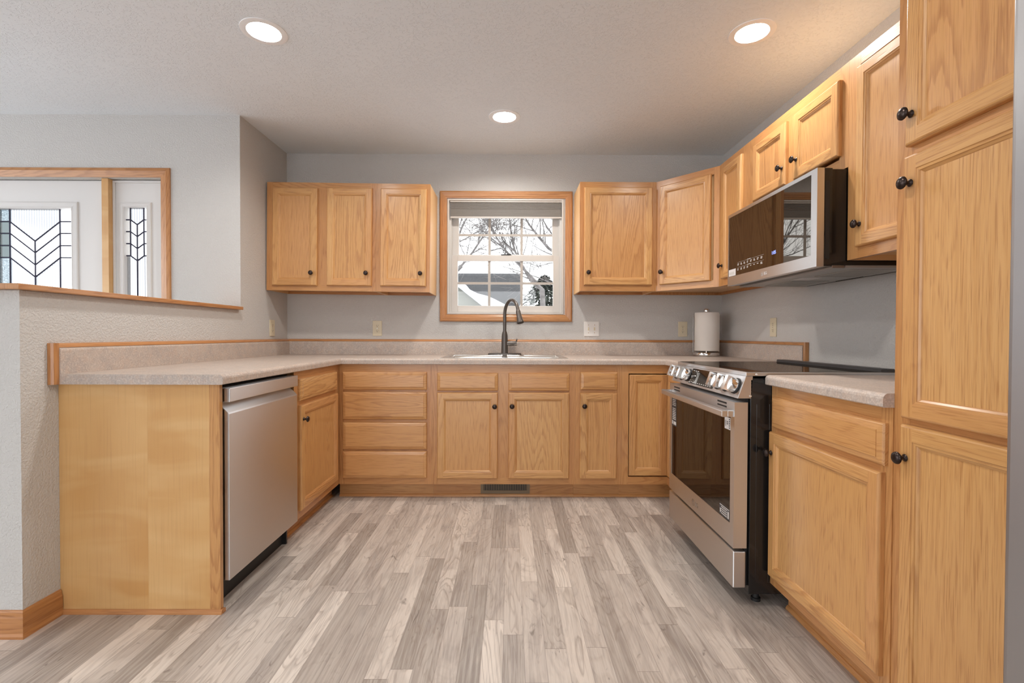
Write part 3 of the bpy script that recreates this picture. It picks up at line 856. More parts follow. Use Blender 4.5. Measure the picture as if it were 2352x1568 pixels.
face_frame(r_, W, BZ0, PT, [(0, 0.052), (W - 0.052, W)], [(PT - 0.05, PT, 0.052, W - 0.052), (1.500, 1.570, 0.052, W - 0.052), (0.820, 0.880, 0.052, W - 0.052), (BZ0, 0.150, 0.052, W - 0.052)])
front(r_, 'door', 0.042, W - 0.030, 1.547, 2.10, (0.064, 1.622)); front(r_, 'door', 0.040, W - 0.030, 0.857, 1.522, (0.064, 1.450)); front(r_, 'door', 0.040, W - 0.030, 0.143, 0.841, (0.060, 0.758))
toe(r_, 0, W, 0.0725)

# ------------------------------------------------------------------ wall cabinets
UF = -0.326
def upper_frame(root, W, z0, z1, mid=None, sw=0.040):
    st = [(0, sw), (W - sw, W)]
    rl = []
    if mid: st.append((mid[0], mid[1], z0 + 0.045, z1 - 0.045))
    rl = [(z1 - 0.045, z1, sw, W - sw), (z0, z0 + 0.045, sw, W - sw)]
    return face_frame(root, W, z0, z1, st, rl)
TILT = 0.0095
X0, X1 = -1.7045, -0.9425
r_ = thing('wall_cabinet', 'oak wall cabinet with two doors in the left back corner', 'cabinet', (X0, UF, 1.374)); r_.rotation_euler = (0, TILT, 0)
W = X1 - X0; UH = 0.753
carcass(r_, W, 0, UH, 0.3255, bottom=0.02); nailer(r_, W, 0, 0.3255)
upper_frame(r_, W, 0, UH, (0.345, 0.434))
front(r_, 'door', -1.660 - X0, -1.348 - X0, 0.034, 0.711, (-1.383 - X0, 0.121)); front(r_, 'door', -1.281 - X0, -0.968 - X0, 0.036, 0.716, (-1.002 - X0, 0.124))
X0, X1 = -0.942, -0.566
r_ = thing('wall_cabinet', 'oak wall cabinet with a single door, left of the kitchen window', 'cabinet', (X0, UF, 1.3665)); r_.rotation_euler = (0, TILT, 0)
W = X1 - X0
carcass(r_, W, 0, UH, 0.325, bottom=0.02); nailer(r_, W, 0, 0.325)
upper_frame(r_, W, 0, UH)
front(r_, 'door', 0.033, 0.352, 0.038, 0.716, (0.316, 0.127))
X0, X1 = 0.4865, 1.022
r_ = thing('wall_cabinet', 'oak wall cabinet with one wide door, right of the kitchen window', 'cabinet', (X0, UF, 1.375))
W = X1 - X0; UH = 0.762
carcass(r_, W, 0, UH, 0.325, bottom=0.02); nailer(r_, W, 0, 0.325)
upper_frame(r_, W, 0, UH)
front(r_, 'door', 0.515 - X0, 0.991 - X0, 0.041, 0.721, (0.543 - X0, 0.127))
# diagonal corner
URF = 1.320
A = Vector((1.0225, UF)); B = Vector((URF, -0.658))
ang = math.atan2(B.y - A.y, B.x - A.x)
r_ = thing('corner_wall_cabinet', 'oak wall cabinet set diagonally across the right back corner', 'cabinet', (A.x, A.y, 1.375), ang)
W = (B - A).length
upper_frame(r_, W, 0, UH, None, 0.036)
front(r_, 'door', 0.034, W - 0.050, 0.041, 0.721, (0.056, 0.127))
inv = Matrix.Rotation(-ang, 2)
def loc2(x, y):
    v = inv @ (Vector((x, y)) - A); return (v.x, v.y)
pl = [loc2(A.x + 0.004, A.y + 0.016), loc2(A.x + 0.004, -0.001), loc2(XR - 0.001, -0.001), loc2(XR - 0.001, B.y + 0.001), loc2(B.x + 0.022, B.y + 0.001)]
mb = MB(); mb.prism(pl, lambda p, q, a: (p, q, a), 0.02, UH - 0.0005); mb.build('carcass', 'maple_pale', r_, fix=True)
mb = MB()
nr = [loc2(1.03, -0.0015), loc2(XR - 0.002, -0.0015), loc2(XR - 0.002, -0.020), loc2(1.03, -0.020)]
mb.prism(nr, lambda p, q, a: (p, q, a), 0.0005, 0.0195)
nr = [loc2(XR - 0.0015, -0.021), loc2(XR - 0.0015, -0.655), loc2(XR - 0.02, -0.655), loc2(XR - 0.02, -0.021)]
mb.prism(nr, lambda p, q, a: (p, q, a), 0.0005, 0.0195); mb.build('hanging_rail', 'oak_red', r_, fix=True)
# narrow
Y0 = -0.6585
r_ = thing('wall_cabinet', 'narrow oak wall cabinet left of the microwave', 'cabinet', (URF, Y0, 1.375), -PI / 2)
W = 1.0445 - 0.6585
DEP = XR - URF - 0.001
carcass(r_, W, 0, UH, DEP, bottom=0.02); nailer(r_, W, 0, DEP)
face_frame(r_, W, 0, UH, [(0, 0.075), (W - 0.090, W)], [(UH - 0.045, UH, 0.075, W - 0.090), (0, 0.045, 0.075, W - 0.090)])
front(r_, 'door', 0.062, 0.312, 0.041, 0.721, (0.086, 0.120))
# above the microwave
Y0 = -1.045
r_ = thing('wall_cabinet', 'short oak wall cabinet with two doors above the microwave', 'cabinet', (URF, Y0, 1.727), -PI / 2)
W = 0.7745; Hs = 0.410
carcass(r_, W, 0, Hs, DEP, bottom=0.004)
upper_frame(r_, W, 0, Hs, (0.352, 0.450), 0.052)
front(r_, 'door', 0.062, 0.368, 0.058, 0.356, (0.345, 0.142)); front(r_, 'door', 0.434, 0.738, 0.056, 0.356, (0.460, 0.142))
# tall one by the pantry
Y0 = -1.820
r_ = thing('wall_cabinet', 'oak wall cabinet with one tall door between microwave and pantry', 'cabinet', (URF, Y0, 1.362), -PI / 2)
W = 0.6105; Ht = 0.775
carcass(r_, W, 0, Ht, DEP, bottom=0.02); nailer(r_, W, 0, DEP)
upper_frame(r_, W, 0, Ht, None, 0.060)
front(r_, 'door', 0.062, 0.560, 0.040, 0.716, (0.090, 0.122))

# ------------------------------------------------------------------ countertops
CL, CB, CR = -1.076, -0.633, 0.991
CZ0, CZ1 = 0.876, 0.914
NOSE = [(0.040, CZ0), (0.003, CZ0), (0.0, CZ0 + 0.003), (0.0, 0.8965)] + [(0.0155 - 0.0155 * math.cos(a), 0.8985 + 0.0155 * math.sin(a)) for a in (0.0, 0.4, 0.8, 1.2, PI / 2)] + [(0.030, CZ1)]
def sweep(mb, path, prof, caps=(True, True)):
    """path [(x,y)], profile [(d,z)], d measured to the left of travel"""
    P = [Vector(p) for p in path]
    D = [(P[i + 1] - P[i]).normalized() for i in range(len(P) - 1)]
    def off(i, d):
        ns = []
        if i > 0: ns.append(Vector((-D[i - 1].y, D[i - 1].x)))
        if i < len(P) - 1: ns.append(Vector((-D[i].y, D[i].x)))
        if len(ns) == 1: return P[i] + ns[0] * d
        b = (ns[0] + ns[1]).normalized()
        return P[i] + b * (d / b.dot(ns[0]))
    for i in range(len(P) - 1):
        acc = 0; ox, oy = random.uniform(0, 50), random.uniform(0, 50); L = (P[i + 1] - P[i]).length
        for (d0, z0), (d1, z1) in zip(prof, prof[1:]):
            a, b, c, e = off(i, d0), off(i + 1, d0), off(i + 1, d1), off(i, d1)
            dd = math.hypot(d1 - d0, z1 - z0)
            mb.quad([(a.x, a.y, z0), (b.x, b.y, z0), (c.x, c.y, z1), (e.x, e.y, z1)], [(ox + acc, oy), (ox + acc, oy + L), (ox + acc + dd, oy + L), (ox + acc + dd, oy)])
            acc += dd
    for i, c in ((0, caps[0]), (len(P) - 1, caps[1])):
        if c:
            pts = [(off(i, d).x, off(i, d).y, z) for d, z in prof]
            mb.quad(pts if i else pts[::-1])
def rect(mb, x0, x1, y0, y1, z, flip=False):
    p = [(x0, y0, z), (x1, y0, z), (x1, y1, z), (x0, y1, z)]
    mb.quad(p[::-1] if flip else p)
t_ = thing('countertop', 'speckled beige laminate countertop wrapping the left and back walls with the sink in it', 'countertop', (0, 0, 0))
mb = MB()
YE, YR = -1.900, -1.0765
sweep(mb, [(CL, YE), (CL, CB), (CR, CB), (CR, YR)], NOSE, (False, False))
i_ = 0.030
hx0, hx1, hy0, hy1 = -0.432, 0.357, -0.590, -0.080
G = 0.001
rect(mb, XL + G, CL - i_, YE, CB + i_, CZ1); rect(mb, CR + i_, XR - G, YR, CB + i_, CZ1)
rect(mb, XL + G, hx0, CB + i_, -G, CZ1); rect(mb, hx1, XR - G, CB + i_, -G, CZ1)
rect(mb, hx0, hx1, CB + i_, hy0, CZ1); rect(mb, hx0, hx1, hy1, -G, CZ1)
for (a, b, c, d) in ((hx0, hx0, hy0, hy1), (hx1, hx1, hy0, hy1)): mb.quad([(a, c, CZ0), (a, d, CZ0), (a, d, CZ1), (a, c, CZ1)])
for y in (hy0, hy1): mb.quad([(hx0, y, CZ0), (hx1, y, CZ0), (hx1, y, CZ1), (hx0, y, CZ1)])
rect(mb, XL + G, CL - 0.04, YE, CB + 0.04, CZ0, True); rect(mb, CR + 0.04, XR - G, YR, CB + 0.04, CZ0, True)
rect(mb, XL + G, hx0, CB + 0.04, -G, CZ0, True); rect(mb, hx1, XR - G, CB + 0.04, -G, CZ0, True)
# end faces
endp = [(d, z) for d, z in NOSE]
mb.quad([(XL + G, YE, CZ0)] + [(CL - d, YE, z) for d, z in endp[1:]] + [(XL + G, YE, CZ1)])
mb.quad([(XR - G, YR, CZ0)] + [(CR + d, YR, z) for d, z in endp[1:]] + [(XR - G, YR, CZ1)])
mb.build('work_surface', 'laminate', t_)
mb = MB()
SPL = [(0.030, CZ1 + 0.0003), (0.030, 1.004), (0.0285, 1.009), (0.024, 1.0125), (0.018, 1.0135), (0.001, 1.0135), (0.001, CZ1 + 0.0003)]
path = [(XR, YR), (XR, 0), (XL, 0), (XL, YE)]
sweep(mb, path, SPL); mb.build('backsplash', 'laminate', t_)
mb = MB()
TR = [(0.0245, 1.0137), (0.0242, 1.018), (0.021, 1.0235), (0.015, 1.0285), (0.008, 1.0305), (0.001, 1.0305), (0.001, 1.0137)]
sweep(mb, [(XR, YR), (XR, 0), (XL, 0), (XL, YE)], TR)
vt = [(0.001, 0), (0.0245, 0), (0.0242, -0.010), (0.020, -0.017), (0.012, -0.021), (0.001, -0.022)]
mb.prism(vt, lambda p, q, a: (XL + p, YE - 0.0003 + q, a), CZ0, 1.0305); mb.prism(vt, lambda p, q, a: (XR - p, YR - 0.0003 + q * 0.6, a), 0.9285, 1.0305)
mb.build('oak_edging', 'oak_red', t_)

t_ = thing('countertop', 'short speckled laminate countertop between the range and the pantry', 'countertop', (0, 0, 0))
mb = MB()
YA, YB = -1.8425, -2.4335
sweep(mb, [(CR, YA), (CR, YB)], NOSE, (False, False))
rect(mb, CR + i_, XR - G, YB, YA, CZ1); rect(mb, CR + 0.04, XR - G, YB, YA, CZ0, True)
for y in (YA, YB): mb.quad([(XR - G, y, CZ0)] + [(CR + d, y, z) for d, z in endp[1:]] + [(XR - G, y, CZ1)])
mb.build('work_surface', 'laminate', t_)

# ------------------------------------------------------------------ sink and faucet
t_ = thing('kitchen_sink', 'double-bowl stainless steel sink set into the back counter', 'sink', (-0.0375, -0.33, CZ1))
mb = MB()
sx, sy0, sy1 = 0.4145, -0.277, 0.272
bowls = [(-0.372, -0.016, -0.237, 0.140), (0.016, 0.372, -0.237, 0.140)]
zr = 0.0052
# rim: outer edge rolled down
rings_xy = [(0.0, 0.0004), (0.002, 0.0035), (0.008, zr)]
for (i0, z0), (i1, z1) in zip(rings_xy, rings_xy[1:]):
    a = [(-sx + i0, sy0 + i0), (sx - i0, sy0 + i0), (sx - i0, sy1 - i0), (-sx + i0, sy1 - i0)]
    b = [(-sx + i1, sy0 + i1), (sx - i1, sy0 + i1), (sx - i1, sy1 - i1), (-sx + i1, sy1 - i1)]
    for k in range(4):
        p, q, r, s = a[k], a[(k + 1) % 4], b[(k + 1) % 4], b[k]
        mb.quad([(*p, z0), (*q, z0), (*r, z1), (*s, z1)])
i = 0.008
xs = [-sx + i, -0.372, -0.016, 0.016, 0.372, sx - i]
rect(mb, xs[0], xs[5], sy0 + i, -0.237, zr); rect(mb, xs[0], xs[5], 0.140, sy1 - i, zr)
for a, b in ((0, 1), (2, 3), (4, 5)): rect(mb, xs[a], xs[b], -0.237, 0.140, zr)
mb.build('rim', 'steel_sink', t_)
for (bx0, bx1, by0, by1) in bowls:
    mb = MB()
    lev = [(0.0, zr), (0.004, zr - 0.004), (0.008, -0.02), (0.016, -0.15), (0.030, -0.172), (0.05, -0.178)]
    for (i0, z0), (i1, z1) in zip(lev, lev[1:]):
        a = [(bx0 + i0, by0 + i0), (bx1 - i0, by0 + i0), (bx1 - i0, by1 - i0), (bx0 + i0, by1 - i0)]
        b = [(bx0 + i1, by0 + i1), (bx1 - i1, by0 + i1), (bx1 - i1, by1 - i1), (bx0 + i1, by1 - i1)]
        for k in range(4):
            p, q, r, s = a[k], a[(k + 1) % 4], b[(k + 1) % 4], b[k]
            mb.quad([(*p, z0), (*q, z0), (*r, z1), (*s, z1)])
    i = 0.05; rect(mb, bx0 + i, bx1 - i, by0 + i, by1 - i, -0.178)
    bo = mb.build('bowl', 'steel_sink', t_, 60, merge=True)
    mb = MB(); mb.lathe([(0.042, -0.1778), (0.042, -0.176), (0.034, -0.1745), (0.01, -0.1755)], 24, None, (bx0 + bx1) / 2, (by0 + by1) / 2); mb.build('drain', 'chrome', bo, 40)

fz = CZ1 + 0.0054
t_ = thing('faucet', 'dark gray gooseneck pull-down kitchen faucet on the sink', 'faucet', (-0.0405, -0.110, fz))
mb = MB()
n = 28
def plate(sc, z): return [(0.125 * sc * math.copysign(abs(math.cos(a)) ** 0.75, math.cos(a)), 0.029 * sc * math.copysign(abs(math.sin(a)) ** 0.8, math.sin(a)), z) for a in [2 * PI * k / n for k in range(n)]]
L = [plate(1.0, 0.0), plate(1.0, 0.004), plate(0.97, 0.009), plate(0.86, 0.0115)]
b0 = len(mb.v)
for l in L: mb.v += l
for i in range(3):
    for k in range(n): mb.face((b0 + i * n + k, b0 + i * n + (k + 1) % n, b0 + (i + 1) * n + (k + 1) % n, b0 + (i + 1) * n + k))
mb.face([b0 + 3 * n + k for k in range(n)])
mb.build('deck_plate', 'faucet', t_, 40)
mb = MB()
mb.lathe([(0.0265, 0.0110), (0.0255, 0.02), (0.0235, 0.10), (0.0220, 0.142), (0.0215, 0.148), (0.0165, 0.168), (0.0155, 0.172)], 28); mb.build('body', 'faucet', t_, 35, fix=True)
sd = Vector((0.098, -0.155, 0)); reach = sd.length / 2; sd.normalize()
pts = [(0, 0, 0.168), (0, 0, 0.21), (0, 0, 0.25), (0, 0, 0.285)]
zc = 0.295; rz_ = 0.108
for k in range(1, 20):
    a = PI - k * (PI * 0.93) / 19
    pts.append((sd.x * (reach + reach * math.cos(a)), sd.y * (reach + reach * math.cos(a)), zc + rz_ * math.sin(a) + 0.0 * k))
mb = MB(); mb.tube(pts, 0.0125, 16); mb.build('spout', 'faucet', t_, 50)
e = Vector(pts[-1]); tdir = (Vector(pts[-1]) - Vector(pts[-2])).normalized()
tdir = (tdir + Vector((sd.x, sd.y, 0)) * 0.10).normalized()
q = [e - tdir * 0.004, e + tdir * 0.002, e + tdir * 0.006, e + tdir * 0.04, e + tdir * 0.072, e + tdir * 0.088, e + tdir * 0.092]
sp = MB(); sp.tube(q, [0.0145, 0.0165, 0.0172, 0.0185, 0.0225, 0.0262, 0.0255], 24); sh = sp.build('spray_head', 'faucet', t_, 40)
sp = MB(); sp.tube([e + tdir * 0.0915, e + tdir * 0.0935], [0.0205, 0.020], 20); sp.build('spray_face', 'black_matte', sh, 40)
mb = MB()
mb.tube([(0.018, 0, 0.082), (0.030, 0, 0.083), (0.052, -0.001, 0.0835), (0.068, -0.001, 0.084)], [0.0175, 0.0180, 0.0178, 0.0172], 20)
mb.tube([(0.0692, -0.001, 0.084), (0.090, -0.001, 0.084)], [0.0172, 0.0170], 20)
mb.tube([(0.088, -0.001, 0.098), (0.090, -0.001, 0.108), (0.0925, -0.002, 0.119)], [0.0055, 0.0042, 0.0034], 10)
mb.build('lever', 'faucet', t_, 40)

# ------------------------------------------------------------------ paper towels
PX, PY = 1.452, -0.150
t_ = thing('paper_towel_holder', 'brushed steel upright paper towel holder in the counter corner', 'holder', (PX, PY, CZ1 + 0.0006))
mb = MB(); mb.lathe([(0.092, 0.0), (0.0935, 0.003), (0.0935, 0.022), (0.090, 0.0265), (0.02, 0.027)], 48); mb.build('base', 'chrome', t_, 40)
mb = MB(); mb.lathe([(0.006, 0.026), (0.006, 0.322)], 12); mb.build('rod', 'chrome', t_, 40)
mb = MB(); mb.lathe([(0.012, 0.316), (0.0195, 0.320), (0.0205, 0.324), (0.0205, 0.342), (0.019, 0.347), (0.012, 0.3485)], 24); mb.build('finial', 'chrome', t_, 40)
mb = MB()
mb.box(-0.0935, -0.0905, -0.010, 0.010, 0.0272, 0.30, 'z', None, lambda x, y, z: (x * math.cos(-0.5) - y * math.sin(-0.5), x * math.sin(-0.5) + y * math.cos(-0.5), z)); mb.build('tension_arm', 'filter', t_)
mb = MB()
prof_r = []
n = 56
def spiral(z0, z1):
    b = len(mb.v)
    for z in (z0, z1):
        for k in range(n + 1):
            a = -0.25 - 2 * PI * k / n
            r = 0.0850 - 0.0030 * k / n
            mb.v.append((r * math.cos(a), r * math.sin(a), z))
    for k in range(n): mb.face((b + k, b + n + 1 + k, b + n + 2 + k, b + k + 1))
    for z, base in ((z1, b + n + 1),):
        c0 = len(mb.v)
        for k in range(n + 1):
            a = -0.25 - 2 * PI * k / n
            mb.v.append((0.021 * math.cos(a), 0.021 * math.sin(a), z))
        for k in range(n): mb.face((base + k, c0 + k, c0 + k + 1, base + k + 1))
spiral(0.0, 0.280)
# loose end of the sheet, sagging a little
b = len(mb.v)
for k in range(8):
    a = -0.25 - 0.09 * (k - 7) * -1 * -1
    a = -0.25 + 0.075 * (k - 7)
    r = 0.0856 + 0.0006 * k
    mb.v.append((r * math.cos(a), r * math.sin(a), 0.274 - 0.0008 * k)); mb.v.append((r * math.cos(a), r * math.sin(a), -0.001 - 0.0012 * k))
for k in range(7): mb.face((b + 2 * k, b + 2 * k + 1, b + 2 * k + 3, b + 2 * k + 2))
o = mb.build('paper_towel_roll', 'paper', None, 40)
o.location = (PX, PY, CZ1 + 0.0278 + 0.0125)
tag(o, 'white roll of paper towels standing in the counter corner', 'paper towels')

# ------------------------------------------------------------------ outlets and switch
def outlet_proto():
    r = thing('power_outlet', '', 'outlet')
    mb = MB(); mb.box(-0.0355, 0.0355, -0.0055, -0.0002, -0.058, 0.058); mb.build('cover_plate', 'ivory', r, bevel=0.003, seg=3)
    for zc in (0.0195, -0.0195):
        mb = MB()
        poly = []
        for k in range(24):
            a = 2 * PI * k / 24; poly.append((max(-0.0145, min(0.0145, 0.0175 * math.cos(a))), zc + 0.0145 * math.sin(a)))
        mb.prism(poly, lambda p, q, a: (p, a, q), -0.0068, -0.0054)
        s = mb.build('socket', 'ivory', r, fix=True)
        mb = MB()
        mb.box(-0.0068, -0.0050, -0.0073, -0.0067, zc, zc + 0.0075); mb.box(0.0050, 0.0068, -0.0073, -0.0067, zc, zc + 0.0065)
        mb.lathe([(0.0026, -0.0073), (0.0026, -0.0067)], 12, lambda x, y, z: (x, z, zc - 0.0065 + y)); mb.build('slots', 'slot', s)
    mb = MB(); mb.lathe([(0.0028, -0.0068), (0.0028, -0.0054)], 12, lambda x, y, z: (x, z, y)); mb.build('screw', 'chrome', r)
    return r
o0 = outlet_proto()
spots = [((-1.0195, 0, 1.113), 0.0, 'ivory duplex outlet on the back wall under the left cabinets'),
         ((1.3285, 0, 1.114), 0.0, 'ivory duplex outlet on the back wall beside the paper towels'),
         ((XL, -0.243, 1.110), PI / 2, 'ivory duplex outlet on the left wall by the corner'),
         ((XR, -0.735, 1.118), -PI / 2, 'ivory duplex outlet on the right wall above the range')]
for k, (loc, rz, lab) in enumerate(spots):
    o = o0 if k == 0 else copy_tree(o0)
    o.location = loc; o.rotation_euler = (0, 0, rz); o['label'] = lab
    o['group'] = 'outlets above the counter'
r = thing('light_switch', 'white two-gang toggle switch right of the kitchen window', 'switch', (0.6255, 0, 1.114))
mb = MB(); mb.box(-0.0585, 0.0585, -0.0058, -0.0002, -0.0565, 0.0565); mb.build('cover_plate', 'white_plate', r, bevel=0.003, seg=3)
for x in (-0.023, 0.023):
    mb = MB(); mb.box(x - 0.0055, x + 0.0055, -0.0064, -0.0058, -0.0125, 0.0125)
    mb.box(x - 0.0040, x + 0.0040, -0.017, -0.0064, 0.000, 0.008); mb.build('toggle', 'ivory', r, bevel=0.001)
for x in (-0.023, 0.023):
    for z in (-0.030, 0.030):
        mb = MB(); mb.lathe([(0.0027, -0.0066), (0.0027, -0.0057)], 10, lambda a, b, c: (x + a, c, z + b)); mb.build('screw', 'chrome', r)

# ------------------------------------------------------------------ range
RX, RY = 0.875, -1.0785
r_ = thing('range', 'stainless steel slide-in electric range between the corner cabinet and short counter', 'range', (RX, RY, 0), -PI / 2)
W = 0.7605
mb = MB()
mb.box(0.003, W - 0.003, 0.062, 0.68, 0.060, 0.900)
for x in (0.0, W - 0.003):
    mb.box(x, x + 0.003, 0.062, 0.68, 0.055, 0.895)
    for k in range(2): mb.box(x - 0.0005 if x else x, x + 0.0035 if x else x + 0.003, 0.085 + 0.05 * k, 0.105 + 0.05 * k, 0.10, 0.80)
mb.build('body', 'black', r_, bevel=0.002)
mb = MB(); mb.box(0.02, W - 0.02, 0.05, 0.062, 0.08, 0.90); mb.build('door_gap', 'black_matte', r_)
# storage drawer
mb = MB(); mb.box(0.002, W - 0.002, 0.0, 0.050, 0.078, 0.2215); mb.build('storage_drawer', 'steel', r_, bevel=0.004)
# oven door
d = MB()
gx0, gx1, gz0, gz1 = 0.034, W - 0.034, 0.322, 0.752
y0, y1 = 0.0, 0.052
za, zb = 0.2345, 0.806
d.box(0.001, gx0, y0, y1, za, zb); d.box(gx1, W - 0.001, y0, y1, za, zb); d.box(gx0, gx1, y0, y1, za, gz0); d.box(gx0, gx1, y0, y1, gz1, zb)
d.build('oven_door', 'steel', r_)
od = [x for x in C.objects if x.parent == r_ and x.name.startswith('oven_door')][0]
mb = MB(); mb.box(gx0, gx1, 0.0015, 0.045, gz0, gz1); mb.build('oven_glass', 'black_glass', od)
for (a, b) in ((0.07, 0.155), (W - 0.155, W - 0.07)):
    for (za_, zb_) in ((0.790, 0.797), (0.776, 0.782)):
        mb = MB(); mb.box(a, b, -0.0006, 0.0004, za_, zb_); mb.build('vent_slot', 'black_matte', od)
# handle
mb = MB()
poly = [(-0.045, 0.748), (-0.048, 0.751), (-0.048, 0.7700), (-0.045, 0.773), (-0.026, 0.773), (-0.024, 0.770), (-0.024, 0.751), (-0.026, 0.748)]
mb.prism(poly, lambda p, q, a: (a, p, q), 0.004, W - 0.006)
for a, b in ((0.004, 0.030), (W - 0.032, W - 0.006)): mb.box(a, b, -0.0245, 0.0003, 0.7485, 0.7725)
mb.build('handle', 'steel', od, bevel=0.0015, fix=True)
# control panel (sloping)
cp = MB()
side = [(0.010, 0.8215), (0.042, 0.9085), (0.070, 0.9085), (0.066, 0.8215)]
cp.prism(side, lambda p, q, a: (a, p, q), 0.0, W); cpo = cp.build('control_panel', 'steel', r_, bevel=0.0015, fix=True)
nx = Vector((0, 0.087, -0.032)); sl_t = Vector((0, 0.032, 0.087)).normalized()      # up along the slope
nrm = Vector((0, -0.087, 0.032)).normalized()
def on_panel(x, s, h=0.0):
    p = Vector((x, 0.010, 0.8215)) + sl_t * s + nrm * h
    return p
mb = MB()
a, b, s0, s1 = 0.232, 0.520, 0.010, 0.086
P = [on_panel(a, s0, 0.0006), on_panel(b, s0, 0.0006), on_panel(b, s1, 0.0006), on_panel(a, s1, 0.0006)]
Q = [on_panel(a, s0, -0.0004), on_panel(b, s0, -0.0004), on_panel(b, s1, -0.0004), on_panel(a, s1, -0.0004)]
mb.quad(P)
for k in range(4): mb.quad([P[k], P[(k + 1) % 4], Q[(k + 1) % 4], Q[k]])
dpo = mb.build('display', 'black_glass', cpo)
mb = MB()
def dash(x, s, wd, hh):
    mb.quad([on_panel(x, s, 0.0009), on_panel(x + wd, s, 0.0009), on_panel(x + wd, s + hh, 0.0009), on_panel(x, s + hh, 0.0009)])
for k in range(4):
    dash(0.245 + 0.021 * k, 0.018, 0.012, 0.003); dash(0.245 + 0.021 * k, 0.026, 0.008, 0.0025)
for k in range(7): dash(0.340 + 0.024 * k, 0.016, 0.013, 0.0028)
for k in range(3): dash(0.245 + 0.02 * k, 0.048, 0.010, 0.0025); dash(0.250 + 0.025 * k, 0.074, 0.016, 0.003)
mb.build('print', 'print_light', dpo)
for kx in (0.046, 0.124, 0.202, 0.556, 0.634, 0.712):
    mb = MB()
    c = on_panel(kx, 0.047, 0.0)
    def kxf(x, y, z): return c + Vector((1, 0, 0)) * x + sl_t * y + nrm * z
    mb.lathe([(0.0325, 0.0003), (0.0325, 0.004), (0.030, 0.006)], 32, kxf); k1 = mb.build('knob', 'black_matte', cpo, 35, fix=True)
    mb = MB(); mb.lathe([(0.0285, 0.006), (0.0280, 0.030), (0.0270, 0.032)], 32, kxf)
    mb.box(-0.011, 0.011, -0.0295, 0.0295, 0.026, 0.048, 'z', None, kxf); mb.build('grip', 'chrome', k1, 35, fix=True)
# cooktop
mb = MB(); mb.box(0.0, W, 0.0422, 0.640, 0.9088, 0.9235)
cto = mb.build('cooktop_frame', 'steel', r_, bevel=0.002)
mb = MB(); mb.box(0.006, W - 0.006, 0.052, 0.632, 0.9236, 0.9252); mb.build('cooktop_glass', 'cooktop', cto)
mb = MB()
for yy in (0.585, 0.610):
    pass
poly = [(0.578, 0.9254), (0.578, 0.934), (0.582, 0.9375), (0.600, 0.9375), (0.602, 0.935), (0.606, 0.935), (0.608, 0.9375), (0.628, 0.9375), (0.632, 0.934), (0.632, 0.9254)]
mb.prism(poly, lambda p, q, a: (a, p, q), 0.010, W - 0.010); mb.build('rear_vent_trim', 'vent_bar', r_, fix=True)
for (y, z, dx) in ((0.061, 0.831, 0.0025), (0.085, 0.9155, 0.0015)):
    mb = MB(); mb.lathe([(0.005, W), (0.0035, W + dx)], 14, lambda a, b, c: (c, y + a, z + b)); mb.build('screw', 'chrome', r_, 40)
mb = MB(); mb.box(0.03, W - 0.03, 0.30, 0.33, 0.006, 0.060); mb.build('plinth', 'black_matte', r_)
for x, y in ((0.05, 0.12), (W - 0.06, 0.12), (0.05, 0.62), (W - 0.05, 0.62)):
    mb = MB(); mb.lathe([(0.018, 0.0), (0.018, 0.012), (0.012, 0.013), (0.012, 0.061)], 16, None, x, y); mb.build('foot', 'black_matte', r_, 40)

def text_mesh(s, size, name='text'):
    cu = bpy.data.curves.new(name, 'FONT'); cu.body = s; cu.size = size; cu.align_x = 'CENTER'; cu.align_y = 'CENTER'; cu.extrude = 0.0003
    o = bpy.data.objects.new(name, cu); C.objects.link(o)
    dg = bpy.context.evaluated_depsgraph_get(); dg.update()
    me = bpy.data.meshes.new_from_object(o.evaluated_get(dg))
    bpy.data.objects.remove(o); bpy.data.curves.remove(cu)
    return me
def text_on(parent, s, size, x, z, y, mat, name, sx=1.0):
    """text standing on the front face (local -y)"""
    me = text_mesh(s, size, name); me.materials.clear(); me.materials.append(M[mat])
    o = bpy.data.objects.new(name, me); C.objects.link(o); o.parent = parent
    o.location = (x, y, z); o.rotation_euler = (PI / 2, 0, 0); o.scale = (sx, 1, 1)
    return o
def logo(parent, x, z, y, mat, size):
    mb = MB()
    cx = x - size * 1.15
    n = 20
    for k in range(n):    # ring
        a0, a1 = 0.15 + (2 * PI - 0.75) * k / n, 0.15 + (2 * PI - 0.75) * (k + 1) / n
        ro, ri = size * 0.52, size * 0.43
        pts = [(cx + ro * math.cos(a0), z - ro * math.sin(a0)), (cx + ro * math.cos(a1), z - ro * math.sin(a1)), (cx + ri * math.cos(a1), z - ri * math.sin(a1)), (cx + ri * math.cos(a0), z - ri * math.sin(a0))]
        mb.quad([(p, y - 0.0004, q) for p, q in pts])
    mb.box(cx - size * 0.04, cx + size * 0.04, y - 0.0005, y, z - size * 0.22, z + size * 0.22); mb.box(cx, cx + size * 0.22, y - 0.0005, y, z - size * 0.24, z - size * 0.17)
    mb.box(cx - size * 0.24, cx - size * 0.13, y - 0.0005, y, z + size * 0.08, z + size * 0.2)
    e_ = mb.build('emblem', mat, parent)
    text_on(parent, 'LG', size * 1.05, x + size * 0.25, z, y - 0.0002, mat, 'lettering')
logo(od, W / 2, 0.272, -0.0003, 'steel_dark', 0.030)
